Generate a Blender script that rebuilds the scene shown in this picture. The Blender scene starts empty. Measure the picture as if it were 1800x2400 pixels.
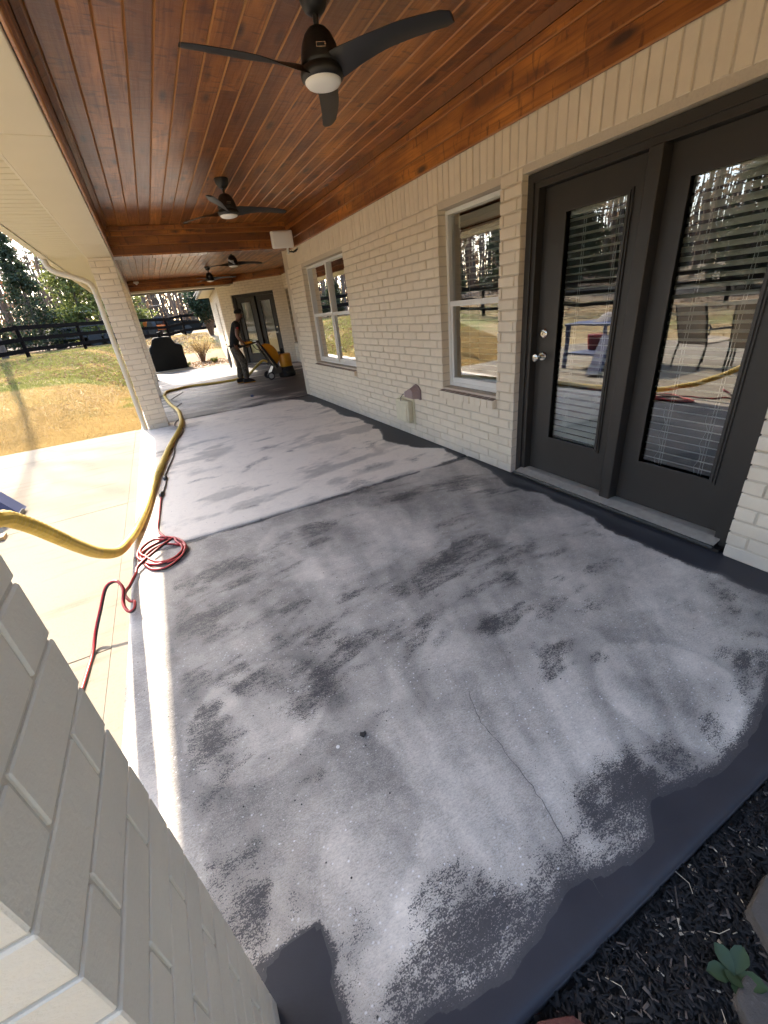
import bpy, bmesh, math, random
import numpy as np
from mathutils import Vector, Matrix
R = math.radians
random.seed(7); rng = np.random.default_rng(7)
scene = bpy.context.scene
COL = scene.collection

# ------------------------------------------------------------------ camera
CAM = Vector((0, 0, 1.43))
cd = bpy.data.cameras.new('camera'); cam = bpy.data.objects.new('camera', cd); COL.objects.link(cam)
cd.sensor_fit = 'HORIZONTAL'; cd.sensor_width = 36.0; cd.lens = 36.0*965.88/1800.0
cd.clip_start = 0.03; cd.clip_end = 600
RW = np.array([[0.87930076, -0.29004358, 0.37776301], [-0.46548554, -0.35555432, 0.81049635], [-0.10076399, -0.88851328, -0.44765028]])
cam.matrix_world = Matrix(((RW[0,0], -RW[0,1], -RW[0,2], CAM.x), (RW[1,0], -RW[1,1], -RW[1,2], CAM.y), (RW[2,0], -RW[2,1], -RW[2,2], CAM.z), (0,0,0,1)))
scene.camera = cam

# ------------------------------------------------------------------ sky, sun, exposure
SUNV = Vector((-0.25, 1.45, 1.0)).normalized()
w = bpy.data.worlds.new('World'); scene.world = w; w.use_nodes = True
nt = w.node_tree; nt.nodes.clear()
sky = nt.nodes.new('ShaderNodeTexSky'); sky.sky_type = 'NISHITA'; sky.sun_disc = False
sky.sun_elevation = math.asin(SUNV.z); sky.sun_rotation = math.atan2(SUNV.x, SUNV.y)
sky.air_density = 1.0; sky.dust_density = 2.0; sky.ozone_density = 1.2
bg = nt.nodes.new('ShaderNodeBackground'); bg.inputs['Strength'].default_value = 0.15
wo = nt.nodes.new('ShaderNodeOutputWorld')
nt.links.new(sky.outputs[0], bg.inputs[0]); nt.links.new(bg.outputs[0], wo.inputs[0])
sd = bpy.data.lights.new('sun', 'SUN'); sd.energy = 2.6; sd.angle = R(0.53); sd.color = (1.0, 0.88, 0.72)
so = bpy.data.objects.new('sun', sd); COL.objects.link(so)
so.rotation_euler = (-SUNV).to_track_quat('-Z', 'Y').to_euler()
vs = scene.view_settings
vs.view_transform = 'Standard'; vs.look = 'None'; vs.gamma = 1.0; vs.use_curve_mapping = False; vs.exposure = 2.54
scene.cycles.max_bounces = 6; scene.cycles.diffuse_bounces = 4; scene.cycles.glossy_bounces = 3
scene.cycles.use_adaptive_sampling = True; scene.cycles.adaptive_threshold = 0.035
scene.cycles.transparent_max_bounces = 8; scene.cycles.transmission_bounces = 2
scene.cycles.use_denoising = True
scene.cycles.caustics_reflective = False; scene.cycles.caustics_refractive = False
scene.cycles.sample_clamp_indirect = 6.0

# ------------------------------------------------------------------ numpy noise
def _hash(ix, iy, seed):
    n = (ix.astype(np.int64)*374761393 + iy.astype(np.int64)*668265263 + seed*1442695041) & 0xffffffff
    n = ((n ^ (n >> 13))*1274126177) & 0xffffffff
    return ((n ^ (n >> 16)) & 0xffff)/65535.0
def vnoise(x, y, seed=0):
    x = np.asarray(x, float); y = np.asarray(y, float)
    ix = np.floor(x).astype(np.int64); iy = np.floor(y).astype(np.int64)
    fx = x-ix; fy = y-iy; fx = fx*fx*(3-2*fx); fy = fy*fy*(3-2*fy)
    a = _hash(ix, iy, seed); b = _hash(ix+1, iy, seed); c = _hash(ix, iy+1, seed); d = _hash(ix+1, iy+1, seed)
    return (a*(1-fx)+b*fx)*(1-fy)+(c*(1-fx)+d*fx)*fy
def fbm(x, y, seed=0, oct=4):
    s = 0; a = .5; t = 0
    for o in range(oct):
        s = s+a*vnoise(x*2**o, y*2**o, seed+o*17); t += a; a *= .5
    return s/t
def sstep(a, b, x):
    t = np.clip((np.asarray(x, float)-a)/(b-a), 0, 1); return t*t*(3-2*t)

# ------------------------------------------------------------------ mesh builder
class MB:
    def __init__(s): s.v = []; s.f = []; s.m = []
    def _add(s, vs, fs, mi=0):
        b = len(s.v); s.v.extend([tuple(p) for p in vs]); s.f.extend([tuple(i+b for i in f) for f in fs]); s.m.extend([mi]*len(fs)); return s
    def box(s, x0, x1, y0, y1, z0, z1, mi=0):
        return s._add([(x0,y0,z0),(x1,y0,z0),(x1,y1,z0),(x0,y1,z0),(x0,y0,z1),(x1,y0,z1),(x1,y1,z1),(x0,y1,z1)],
                      [(0,3,2,1),(4,5,6,7),(0,1,5,4),(1,2,6,5),(2,3,7,6),(3,0,4,7)], mi)
    def cbox(s, x0, x1, y0, y1, z0, z1, c=.004, mi=0):   # chamfered box
        bm = bmesh.new(); bmesh.ops.create_cube(bm, size=1)
        for v in bm.verts:
            v.co = Vector(((x0+x1)/2+v.co.x*(x1-x0), (y0+y1)/2+v.co.y*(y1-y0), (z0+z1)/2+v.co.z*(z1-z0)))
        bmesh.ops.bevel(bm, geom=bm.edges[:], offset=c, segments=1, affect='EDGES', profile=.5)
        bm.verts.index_update()
        s._add([v.co[:] for v in bm.verts], [[v.index for v in f.verts] for f in bm.faces], mi); bm.free(); return s
    def quad(s, a, b, c, d, mi=0): return s._add([a,b,c,d], [(0,1,2,3)], mi)
    def poly(s, pts, mi=0): return s._add(pts, [tuple(range(len(pts)))], mi)
    def prism(s, pts, vec, mi=0):                        # closed outline pts extruded along vec
        n = len(pts); vec = Vector(vec); A = [Vector(p) for p in pts]; B = [p+vec for p in A]
        fs = [tuple(range(n))[::-1], tuple(range(n, 2*n))]+[(i, (i+1)%n, n+(i+1)%n, n+i) for i in range(n)]
        return s._add([p[:] for p in A+B], fs, mi)
    def tube(s, path, rad, seg=8, cap=True, mi=0, flat=1.0):
        P = [Vector(p) for p in path]; n = len(P)
        rad = [rad]*n if not hasattr(rad, '__len__') else rad
        T = [(P[min(i+1,n-1)]-P[max(i-1,0)]).normalized() for i in range(n)]
        up = Vector((0,0,1)) if abs(T[0].z) < .95 else Vector((1,0,0))
        N = (up-T[0]*up.dot(T[0])).normalized(); vs = []
        for i in range(n):
            N = N-T[i]*N.dot(T[i]); N = N.normalized() if N.length > 1e-6 else T[i].orthogonal().normalized()
            B = T[i].cross(N)
            for k in range(seg):
                a = 2*math.pi*k/seg; vs.append((P[i]+(N*math.cos(a)*flat+B*math.sin(a))*rad[i])[:])
        fs = [(i*seg+k, i*seg+(k+1)%seg, (i+1)*seg+(k+1)%seg, (i+1)*seg+k) for i in range(n-1) for k in range(seg)]
        if cap: fs += [tuple(range(seg))[::-1], tuple((n-1)*seg+k for k in range(seg))]
        return s._add(vs, fs, mi)
    def lathe(s, prof, c=(0,0,0), seg=24, axis='z', mi=0):   # prof: (r, h)
        vs = []; n = len(prof); c = Vector(c)
        for r, h in prof:
            for k in range(seg):
                a = 2*math.pi*k/seg; x, y = r*math.cos(a), r*math.sin(a)
                p = (x, y, h) if axis == 'z' else ((h, x, y) if axis == 'x' else (y, h, x))
                vs.append((c+Vector(p))[:])
        fs = [(i*seg+k, i*seg+(k+1)%seg, (i+1)*seg+(k+1)%seg, (i+1)*seg+k) for i in range(n-1) for k in range(seg)]
        fs += [tuple(range(seg))[::-1], tuple((n-1)*seg+k for k in range(seg))]
        return s._add(vs, fs, mi)
    def ball(s, c, r, seg=12, rings=8, mi=0):
        rx, ry, rz = r if hasattr(r, '__len__') else (r, r, r); vs = []; 
        for i in range(rings+1):
            t = math.pi*i/rings
            for k in range(seg):
                a = 2*math.pi*k/seg; vs.append((c[0]+rx*math.sin(t)*math.cos(a), c[1]+ry*math.sin(t)*math.sin(a), c[2]+rz*math.cos(t)))
        fs = [(i*seg+k, (i+1)*seg+k, (i+1)*seg+(k+1)%seg, i*seg+(k+1)%seg) for i in range(rings) for k in range(seg)]
        return s._add(vs, fs, mi)
    def mesh(s, name, mats, smooth=False):
        me = bpy.data.meshes.new(name); me.from_pydata(s.v, [], s.f); me.validate(clean_customdata=False)
        for m in (mats if isinstance(mats, (list, tuple)) else [mats]): me.materials.append(m)
        if len(set(s.m)) > 1 and len(me.polygons) == len(s.m): me.polygons.foreach_set('material_index', s.m)
        if smooth: me.polygons.foreach_set('use_smooth', [True]*len(me.polygons))
        me.update(); return me
    def build(s, name, mats, parent=None, loc=None, rz=0, smooth=False):
        return link(name, s.mesh(name, mats, smooth), parent, loc, rz)
def smooth_angle(o, deg=35):
    me = o.data; me.polygons.foreach_set('use_smooth', [True]*len(me.polygons))
    bm = bmesh.new(); bm.from_mesh(me); c = math.radians(deg)
    for e in bm.edges:
        if len(e.link_faces) == 2 and e.calc_face_angle(0) > c: e.smooth = False
    bm.to_mesh(me); bm.free(); return o
def link(name, data, parent=None, loc=None, rz=0):
    o = bpy.data.objects.new(name, data); COL.objects.link(o)
    if parent: o.parent = parent
    if loc is not None: o.location = loc
    if rz: o.rotation_euler = (0, 0, rz)
    return o
def empty(name, loc=(0,0,0), rz=0, parent=None):
    o = bpy.data.objects.new(name, None); COL.objects.link(o); o.empty_display_size = .2
    o.location = loc; o.rotation_euler = (0,0,rz)
    if parent: o.parent = parent
    return o
def tag(o, label=None, cat=None, group=None, kind=None):
    if label: o['label'] = label
    if cat: o['category'] = cat
    if group: o['group'] = group
    if kind: o['kind'] = kind
    return o
def copy_tree(o, parent=None):
    c = o.copy(); COL.objects.link(c); c.parent = parent
    for ch in list(o.children): copy_tree(ch, c)
    return c
def np_mesh(name, V, F, mats, smooth=False):
    me = bpy.data.meshes.new(name); k = F.shape[1]
    me.vertices.add(len(V)); me.vertices.foreach_set('co', np.asarray(V, np.float32).ravel())
    me.loops.add(F.size); me.loops.foreach_set('vertex_index', F.astype(np.int32).ravel())
    me.polygons.add(len(F)); me.polygons.foreach_set('loop_start', np.arange(0, F.size, k, dtype=np.int32))
    me.update(calc_edges=True)
    for m in (mats if isinstance(mats, (list, tuple)) else [mats]): me.materials.append(m)
    if smooth: me.polygons.foreach_set('use_smooth', [True]*len(F))
    return me
def fattr(me, name, vals):
    a = me.attributes.new(name, 'FLOAT', 'POINT'); a.data.foreach_set('value', np.asarray(vals, np.float32).ravel())
def cattr(me, name, vals):
    a = me.attributes.new(name, 'FLOAT_COLOR', 'POINT'); v = np.ones((len(vals), 4), np.float32); v[:, :3] = vals; a.data.foreach_set('color', v.ravel())

# ------------------------------------------------------------------ materials
class NT:
    def __init__(s, name):
        s.mat = bpy.data.materials.new(name); s.mat.use_nodes = True; s.t = s.mat.node_tree; s.n = s.t.nodes
        s.b = s.n['Principled BSDF']; s.out = s.n['Material Output']
    def N(s, typ, **kw):
        n = s.n.new('ShaderNode'+typ)
        for k, v in kw.items():
            if hasattr(n, k): setattr(n, k, v)
            else: n.inputs[k.replace('_', ' ')].default_value = v
        return n
    def L(s, a, b): s.t.links.new(a, b); return s
    def coord(s, which='Object', scale=(1,1,1), off=None):
        c = s.N('TexCoord'); m = s.N('Mapping'); m.inputs['Scale'].default_value = scale; s.L(c.outputs[which], m.inputs['Vector'])
        if off: s.L(off, m.inputs['Location'])
        return m.outputs[0]
    def geo(s, scale=(1,1,1), rot=(0,0,0)):
        g = s.N('NewGeometry'); m = s.N('Mapping'); m.inputs['Scale'].default_value = scale; m.inputs['Rotation'].default_value = rot
        s.L(g.outputs['Position'], m.inputs['Vector']); return m.outputs[0]
    def noise(s, vec, scale=5, detail=4, rough=.5, dist=0):
        n = s.N('TexNoise'); n.inputs['Scale'].default_value = scale; n.inputs['Detail'].default_value = detail
        n.inputs['Roughness'].default_value = rough; n.inputs['Distortion'].default_value = dist
        s.L(vec, n.inputs['Vector']); return n.outputs['Fac']
    def ramp(s, fac, stops, interp='LINEAR'):
        r = s.N('ValToRGB'); r.color_ramp.interpolation = interp; e = r.color_ramp.elements
        while len(e) < len(stops): e.new(.5)
        for i, (p, c) in enumerate(stops):
            e[i].position = p; e[i].color = (c, c, c, 1) if not hasattr(c, '__len__') else (*c, 1)
        s.L(fac, r.inputs[0]); return r.outputs[0]
    def mix(s, fac, a, b, mode='MIX'):
        m = s.N('Mix'); m.data_type = 'RGBA'; m.blend_type = mode; m.clamp_factor = True
        for sock, val in ((m.inputs[0], fac), (m.inputs[6], a), (m.inputs[7], b)):
            if hasattr(val, 'is_output'): s.L(val, sock)
            elif sock is m.inputs[0]: sock.default_value = val
            else: sock.default_value = (*val, 1) if hasattr(val, '__len__') else (val, val, val, 1)
        return m.outputs[2]
    def math(s, op, a, b=None, c=None):
        m = s.N('Math'); m.operation = op
        for i, v in enumerate((a, b, c)):
            if v is None: continue
            if hasattr(v, 'is_output'): s.L(v, m.inputs[i])
            else: m.inputs[i].default_value = v
        return m.outputs[0]
    def base(s, v):
        if hasattr(v, 'is_output'): s.L(v, s.b.inputs['Base Color'])
        else: s.b.inputs['Base Color'].default_value = (*v, 1)
        return s
    def rough(s, v):
        if hasattr(v, 'is_output'): s.L(v, s.b.inputs['Roughness'])
        else: s.b.inputs['Roughness'].default_value = v
        return s
    def bump(s, h, strength=.3, dist=.01):
        b = s.N('Bump'); b.inputs['Strength'].default_value = strength; b.inputs['Distance'].default_value = dist
        s.L(h, b.inputs['Height']); s.L(b.outputs[0], s.b.inputs['Normal']); return s
    def set(s, **kw):
        for k, v in kw.items(): s.b.inputs[k.replace('_', ' ')].default_value = v
        return s
    def rnd(s): return s.N('ObjectInfo').outputs['Random']
    def attr(s, name):
        a = s.N('Attribute'); a.attribute_name = name; return a
M = {}
def simple(key, col, rough=.5, var=.12, scale=20, bump=0, bscale=60, **kw):
    m = NT(key); v = m.coord()
    n = m.noise(v, scale, 5)
    dark = tuple(c*(1-var) for c in col); lite = tuple(min(1, c*(1+var)) for c in col)
    m.base(m.mix(n, dark, lite)); m.rough(rough)
    if bump: m.bump(m.noise(v, bscale, 4), bump, .004)
    m.set(**kw); M[key] = m.mat; return m
# painted brick and mortar
def brick_mat():
    m = NT('painted_brick'); g = m.geo()
    big = m.noise(g, 1.3, 3); mid = m.noise(g, 14, 4); fine = m.noise(g, 160, 4, .65)
    c = m.mix(big, (.78, .68, .51), (.84, .74, .575))
    c = m.mix(m.ramp(mid, [(.35, 0), (.75, .35)]), c, (.64, .56, .43))
    c = m.mix(m.math('MULTIPLY', m.rnd(), .28), c, (.64, .55, .42))
    c = m.mix(m.ramp(m.noise(g, 45, 5, .7), [(.66, 0), (.78, .5)]), c, (.42, .35, .27))
    sx = m.N('SeparateXYZ'); m.L(g, sx.inputs[0])
    dust = m.math('MULTIPLY', m.ramp(m.math('ADD', sx.outputs[2], m.math('MULTIPLY', mid, .25)), [(.10, .7), (.34, 0)]), m.ramp(m.noise(g, 6, 4), [(.3, .3), (.65, 1)]))
    c = m.mix(dust, c, (.47, .44, .40))
    m.base(c); m.rough(.55); m.bump(m.math('ADD', m.math('MULTIPLY', fine, .5), m.math('ADD', mid, m.math('MULTIPLY', m.noise(g, 40, 3), .25))), .42, .006); M['brick'] = m.mat
    m = NT('painted_mortar'); g = m.geo(); f = m.noise(g, 90, 5, .7)
    m.base(m.mix(f, (.54, .46, .345), (.70, .61, .47))); m.rough(.75); m.bump(f, .7, .008); M['mortar'] = m.mat
    m = NT('brown_sill_brick'); g = m.geo(); f = m.noise(g, 60, 5, .65)
    m.base(m.mix(f, (.24, .175, .14), (.36, .28, .225))); m.rough(.7); m.bump(f, .4, .005); M['sill'] = m.mat
brick_mat()
def wood_mat():
    m = NT('stained_pine'); r = m.rnd()
    off = m.N('CombineXYZ'); m.L(m.math('MULTIPLY', r, 37), off.inputs[0]); m.L(m.math('MULTIPLY', r, 91), off.inputs[1])
    v = m.coord('Object', (1, 1, 1), off.outputs[0])
    vg = m.coord('Object', (14, .55, 14), off.outputs[0]); vb = m.coord('Object', (5, 1.6, 5), off.outputs[0])
    grain = m.noise(vg, 3.2, 6, .62, .6); blot = m.noise(vb, 1.1, 3, .5); tr = m.noise(m.coord('Object', (4.5, 13, 4), off.outputs[0]), 1.5, 3, .55, .5)
    c = m.mix(m.ramp(blot, [(.30, 0), (.68, 1)]), (.17, .045, .008), (.64, .235, .040))
    c = m.mix(m.ramp(m.noise(m.geo((1, .6, 1)), 1.6, 4, .6), [(.42, 0), (.62, .5)]), c, (.13, .040, .011))
    c = m.mix(m.ramp(grain, [(.30, .75), (.52, 0)]), c, (.12, .032, .007))
    c = m.mix(m.ramp(tr, [(.57, 0), (.66, .62)]), c, (.07, .020, .006))
    c = m.mix(m.ramp(blot, [(.22, .75), (.42, 0)]), c, (.14, .050, .016))
    vo = m.N('TexVoronoi'); m.L(m.coord('Object', (7, 2.1, 7), off.outputs[0]), vo.inputs['Vector']); vo.inputs['Scale'].default_value = 1.0
    kn = m.ramp(vo.outputs['Distance'], [(.09, .95), (.23, 0)])
    c = m.mix(kn, c, (.035, .012, .006))
    c = m.mix(m.ramp(r, [(.25, 0), (.95, .72)]), c, (.115, .032, .008))
    m.base(c); m.rough(m.ramp(grain, [(.3, .42), (.7, .30)])); m.bump(m.math('ADD', grain, m.math('MULTIPLY', tr, 1.2)), .35, .006)
    m.set(Coat_Weight=.45, Coat_Roughness=.27); M['wood'] = m.mat
    m = NT('groove_wood'); m.base((.36, .145, .034)); m.rough(.4); M['groove'] = m.mat
wood_mat()
simple('bronze', (.034, .030, .025), .42, .15, 8)
simple('bronze_dark', (.018, .016, .014), .45, .15, 8)
simple('crack_grey', (.075, .07, .065), .8, .2, 40)
simple('vinyl', (.78, .77, .72), .35, .04, 6)
simple('blind', (.90, .90, .80), .45, .04, 6)
simple('beige_trim', (.60, .53, .38), .42, .05, 3)
simple('beige_soffit', (.60, .54, .38), .5, .04, 3)
simple('gutter', (.63, .57, .44), .35, .05, 3)
simple('black_metal', (.012, .012, .012), .38, .2, 15)
simple('fan_black', (.011, .010, .009), .45, .2, 6)
simple('chrome', (.55, .53, .48), .22, .05, 5, Metallic=1.0)
simple('alum', (.34, .31, .26), .45, .3, 25)
simple('lens', (.86, .85, .80), .35, .02, 5)
simple('white_plastic', (.74, .73, .69), .4, .05, 6)
simple('interior', (.16, .14, .115), .8, .2, 2)
simple('hose_yellow', (.64, .45, .085), .62, .30, 14, .3, 40)
simple('cord_red', (.50, .028, .030), .4, .1, 20)
simple('cord_black', (.018, .017, .017), .4, .2, 20)
simple('machine_yellow', (.72, .32, .012), .38, .1, 6)
simple('rubber', (.016, .016, .016), .7, .3, 30, .3)
simple('grey_metal', (.16, .16, .16), .4, .2, 12, Metallic=.7)
simple('skin', (.24, .12, .075), .5, .08, 12)
simple('black_cloth', (.010, .010, .011), .85, .2, 30)
simple('cover_black', (.009, .009, .008), .75, .3, 5, .4, 9, Specular_IOR_Level=.12)
simple('fence_black', (.008, .006, .005), .9, .3, 10, Specular_IOR_Level=.08)
simple('blue_metal', (.075, .10, .22), .45, .2, 8)
simple('grey_cloth', (.30, .28, .27), .9, .3, 20, .5, 60)
simple('tan_cloth', (.42, .35, .26), .85, .15, 20)
simple('orange_paint', (.75, .17, .02), .4, .1, 8)
simple('pot_red', (.30, .03, .04), .45, .1, 8)
simple('brown_cap', (.30, .215, .20), .5, .06, 8)
simple('roof_shingle', (.10, .095, .09), .9, .3, 12, .5, 40)
simple('bark', (.115, .088, .068), .9, .35, 9, .8, 22)
simple('bark_red', (.15, .095, .062), .9, .35, 9, .8, 22)
simple('twig', (.135, .105, .085), .9, .25, 9)
simple('raw_wood', (.50, .34, .17), .6, .2, 12)
simple('caulk', (.70, .64, .45), .6, .15, 14, .4, 30)
simple('dirt_edge', (.16, .14, .11), .9, .4, 20, .5, 50)
simple('soil', (.008, .007, .006), .95, .6, 20, .6, 70)
simple('mulch', (.012, .0095, .008), .85, .6, 30)
simple('chip_light', (.40, .33, .23), .8, .3, 30)
simple('leaf_green', (.026, .050, .015), .6, .25, 18)
simple('bed_mulch', (.22, .17, .13), .95, .5, 6, .6, 25)
def camo():
    m = NT('camo_cloth'); v = m.coord(); n = m.noise(v, 14, 3, .6, .6)
    m.base(m.ramp(n, [(.38, (.05, .04, .028)), (.46, (.14, .115, .085)), (.54, (.06, .052, .035)), (.62, (.23, .20, .165))], 'CONSTANT')); m.rough(.9); M['camo'] = m.mat
camo()
def glass_mat():
    m = NT('window_glass'); n = m.n; lw = m.N('Fresnel'); lw.inputs['IOR'].default_value = 1.5
    gl = m.N('BsdfGlossy'); gl.inputs['Roughness'].default_value = .0; gl.inputs['Color'].default_value = (1, 1, 1, 1)
    tr = m.N('BsdfTransparent'); tr.inputs['Color'].default_value = (.88, .9, .87, 1)
    mx = m.N('MixShader'); f = m.math('MULTIPLY', lw.outputs[0], 5.4); 
    wob = m.noise(m.geo(), 2.2, 2); b = m.N('Bump'); b.inputs['Strength'].default_value = .05; b.inputs['Distance'].default_value = .02; m.L(wob, b.inputs['Height']); m.L(b.outputs[0], gl.inputs['Normal'])
    m.L(m.math('MINIMUM', f, 1.0), mx.inputs[0]); m.L(tr.outputs[0], mx.inputs[1]); m.L(gl.outputs[0], mx.inputs[2]); m.L(mx.outputs[0], m.out.inputs['Surface']); M['glass'] = m.mat
glass_mat()
def foliage(key, a, b, rough=.6):
    m = NT(key); ca = m.attr('tone'); c = m.mix(ca.outputs['Fac'], a, b); m.base(c); m.rough(rough)
    tl = m.N('BsdfTranslucent'); m.L(c, tl.inputs['Color']); mx = m.N('MixShader'); mx.inputs[0].default_value = .45
    m.L(m.b.outputs[0], mx.inputs[1]); m.L(tl.outputs[0], mx.inputs[2]); m.L(mx.outputs[0], m.out.inputs['Surface']); M[key] = m.mat
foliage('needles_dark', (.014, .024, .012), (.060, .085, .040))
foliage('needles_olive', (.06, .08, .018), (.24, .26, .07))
foliage('leaf_rust', (.16, .05, .02), (.34, .13, .06))
foliage('bush_leaf', (.22, .14, .06), (.50, .38, .17))
foliage('holly', (.008, .020, .010), (.035, .065, .032))
foliage('grass_blade', (.47, .34, .15), (.19, .22, .055))
foliage('litter', (.17, .10, .055), (.36, .26, .16))
# ================================================================== THE SETTING
WX = 2.45; CEIL = 2.76; BEAMZ = 2.40; PZ = -0.12
def terr(x, y):
    x = np.asarray(x, float); y = np.asarray(y, float)
    st = 8.8+10.5*sstep(-2.6, .6, x)
    sl = .105+.03*sstep(-1, 2, x)
    h = PZ-.03+np.clip((y-st)*sl, 0, 1.12)
    h = h+np.clip((-x-7.5)*.10, 0, 1.3)*(1-sstep(8, 20, y)*.5)
    h = h+.06*(fbm(x*.25, y*.25, 3)-.5)*sstep(9, 13, np.maximum(y, -x))
    return h
def ground_mat():
    m = NT('lawn_ground'); g = m.geo(); n = m.noise(g, .45, 4, .55); f = m.noise(g, 26, 5, .7); n2 = m.noise(g, 3.5, 4)
    c = m.mix(f, (.33, .23, .10), (.54, .40, .19))
    c = m.mix(m.ramp(n, [(.50, 0), (.62, .8)]), c, m.mix(f, (.12, .15, .025), (.26, .28, .06)))
    c = m.mix(m.ramp(n2, [(.55, 0), (.72, .35)]), c, (.20, .13, .08))
    at = m.attr('litter'); c = m.mix(at.outputs['Fac'], c, m.mix(f, (.13, .085, .05), (.33, .25, .17)))
    m.base(c); m.rough(.95); m.bump(f, .8, .03); M['ground'] = m.mat
ground_mat()
gx = np.concatenate([np.arange(-120, -30, 5), np.arange(-30, -13, 1.0), np.arange(-13, 4, .3), np.arange(4, 30, 1.0), np.arange(30, 121, 5)])
gy = np.concatenate([np.arange(-60, -12, 4), np.arange(-12, 7, 1.0), np.arange(7, 31, .3), np.arange(31, 45, 1.0), np.arange(45, 161, 5)])
X, Y = np.meshgrid(gx, gy); nx, ny = len(gx), len(gy)
Z = terr(X, Y)
def terrg(x, y):
    i = np.clip(np.searchsorted(gx, x)-1, 0, nx-2); j = np.clip(np.searchsorted(gy, y)-1, 0, ny-2)
    a = (x-gx[i])/(gx[i+1]-gx[i]); b = (y-gy[j])/(gy[j+1]-gy[j])
    return (Z[j, i]*(1-a)+Z[j, i+1]*a)*(1-b)+(Z[j+1, i]*(1-a)+Z[j+1, i+1]*a)*b
idx = np.arange(nx*ny).reshape(ny, nx)
Fq = np.stack([idx[:-1,:-1], idx[:-1,1:], idx[1:,1:], idx[1:,:-1]], -1).reshape(-1, 4)
me = np_mesh('ground', np.stack([X, Y, Z], -1).reshape(-1, 3), Fq, M['ground'], True)
lit = sstep(17, 22, Y-.35*X*(X < 0))*sstep(.35, .6, fbm(X*.2, Y*.2, 9)+.15)
lit = np.maximum(lit, sstep(24, 28, Y)); lit = np.maximum(lit, sstep(8, 13, -X)*.9)
grn = sstep(30, 40, Y)*sstep(-1, 4, X)*sstep(60, 44, Y)
fattr(me, 'litter', np.clip(lit-grn, 0, 1))
tag(link('lawn', me), 'rising lawn of tan dormant grass with green patches', kind='structure')

# ---- porch slab: half ground, dark coating left at the edges
fx = [-.30,.04,.13,.24,.31,.39,.46,.55,.63,.74,.85,.94,1.08,1.22,1.35,1.45,1.62,1.9,2.3]
fy = [.33,.30,.295,.268,.25,.268,.29,.312,.29,.25,.268,.335,.29,.268,.276,.302,.33,.40,.52]
wy = [.2,.55,.67,.76,.90,1.08,1.37,1.59,1.92,2.06,2.30,2.72,3.08,3.15,3.25,3.5,3.8,4.3,4.8,5.4,6.0,6.6,7.2,7.7,8.05]
wxx = [2.15,2.26,2.25,2.26,2.255,2.235,2.23,2.30,2.295,2.34,2.24,2.37,2.40,2.38,2.36,2.40,2.22,2.08,2.30,2.36,2.26,2.30,2.27,2.16,2.0]
BLOB = [(1.19,1.77,.30,.10,.30,.62),(1.06,1.19,.09,.07,.1,.72),(.58,1.87,.07,.16,.2,.55),(.20,1.28,.14,.09,.25,.72),(.34,1.59,.13,.08,.5,.58),(1.11,.87,.13,.07,.4,.62),
 (1.28,.755,.10,.09,-.5,.62),(.69,1.28,.24,.035,.55,.60),(.31,1.08,.20,.05,.1,.68),(.02,1.02,.12,.08,.3,.60),(.075,.93,.06,.05,0,.55),(-.21,2.04,.16,.16,.2,.60),(-.27,1.60,.14,.16,.2,.66),
 (-.26,1.31,.12,.14,.2,.66),(-.27,1.05,.12,.10,.1,.64),(-.2,.80,.12,.10,.1,.60),(.91,.40,.14,.07,.2,.80),(.77,.40,.05,.09,.2,.68),(.95,.335,.09,.05,0,.8),(.73,.585,.10,.04,.7,.42),(.39,.35,.14,.06,.1,.74),
 (.25,.37,.12,.07,.1,.62),(-.12,.67,.09,.07,.2,.58),(1.84,.50,.22,.10,.4,.66),(2.1,.70,.12,.10,.4,.58),(1.42,1.42,.13,.08,.4,.52),(1.10,.37,.10,.06,.2,.60),(1.65,.42,.16,.06,.4,.62),
 (.45,1.45,.14,.09,.4,.50),(.9,2.25,.20,.08,.2,.52),(1.45,2.15,.30,.10,.2,.52),(1.75,1.6,.25,.07,.25,.48),(.15,2.5,.22,.09,.1,.46),(.7,2.7,.35,.08,.05,.50),(1.5,2.75,.4,.07,.05,.50),(2.0,2.6,.2,.1,.1,.52),(-.25,2.6,.12,.2,.1,.50),
 (.05,1.45,.12,.09,.2,.50),(.5,.95,.10,.05,.2,.44),(.30,.62,.14,.05,.2,.44),(.02,.52,.10,.06,.1,.55),(1.95,1.05,.16,.05,.3,.44),(1.6,1.02,.18,.05,.2,.46),(-.05,.40,.07,.05,0,.7)]
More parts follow.
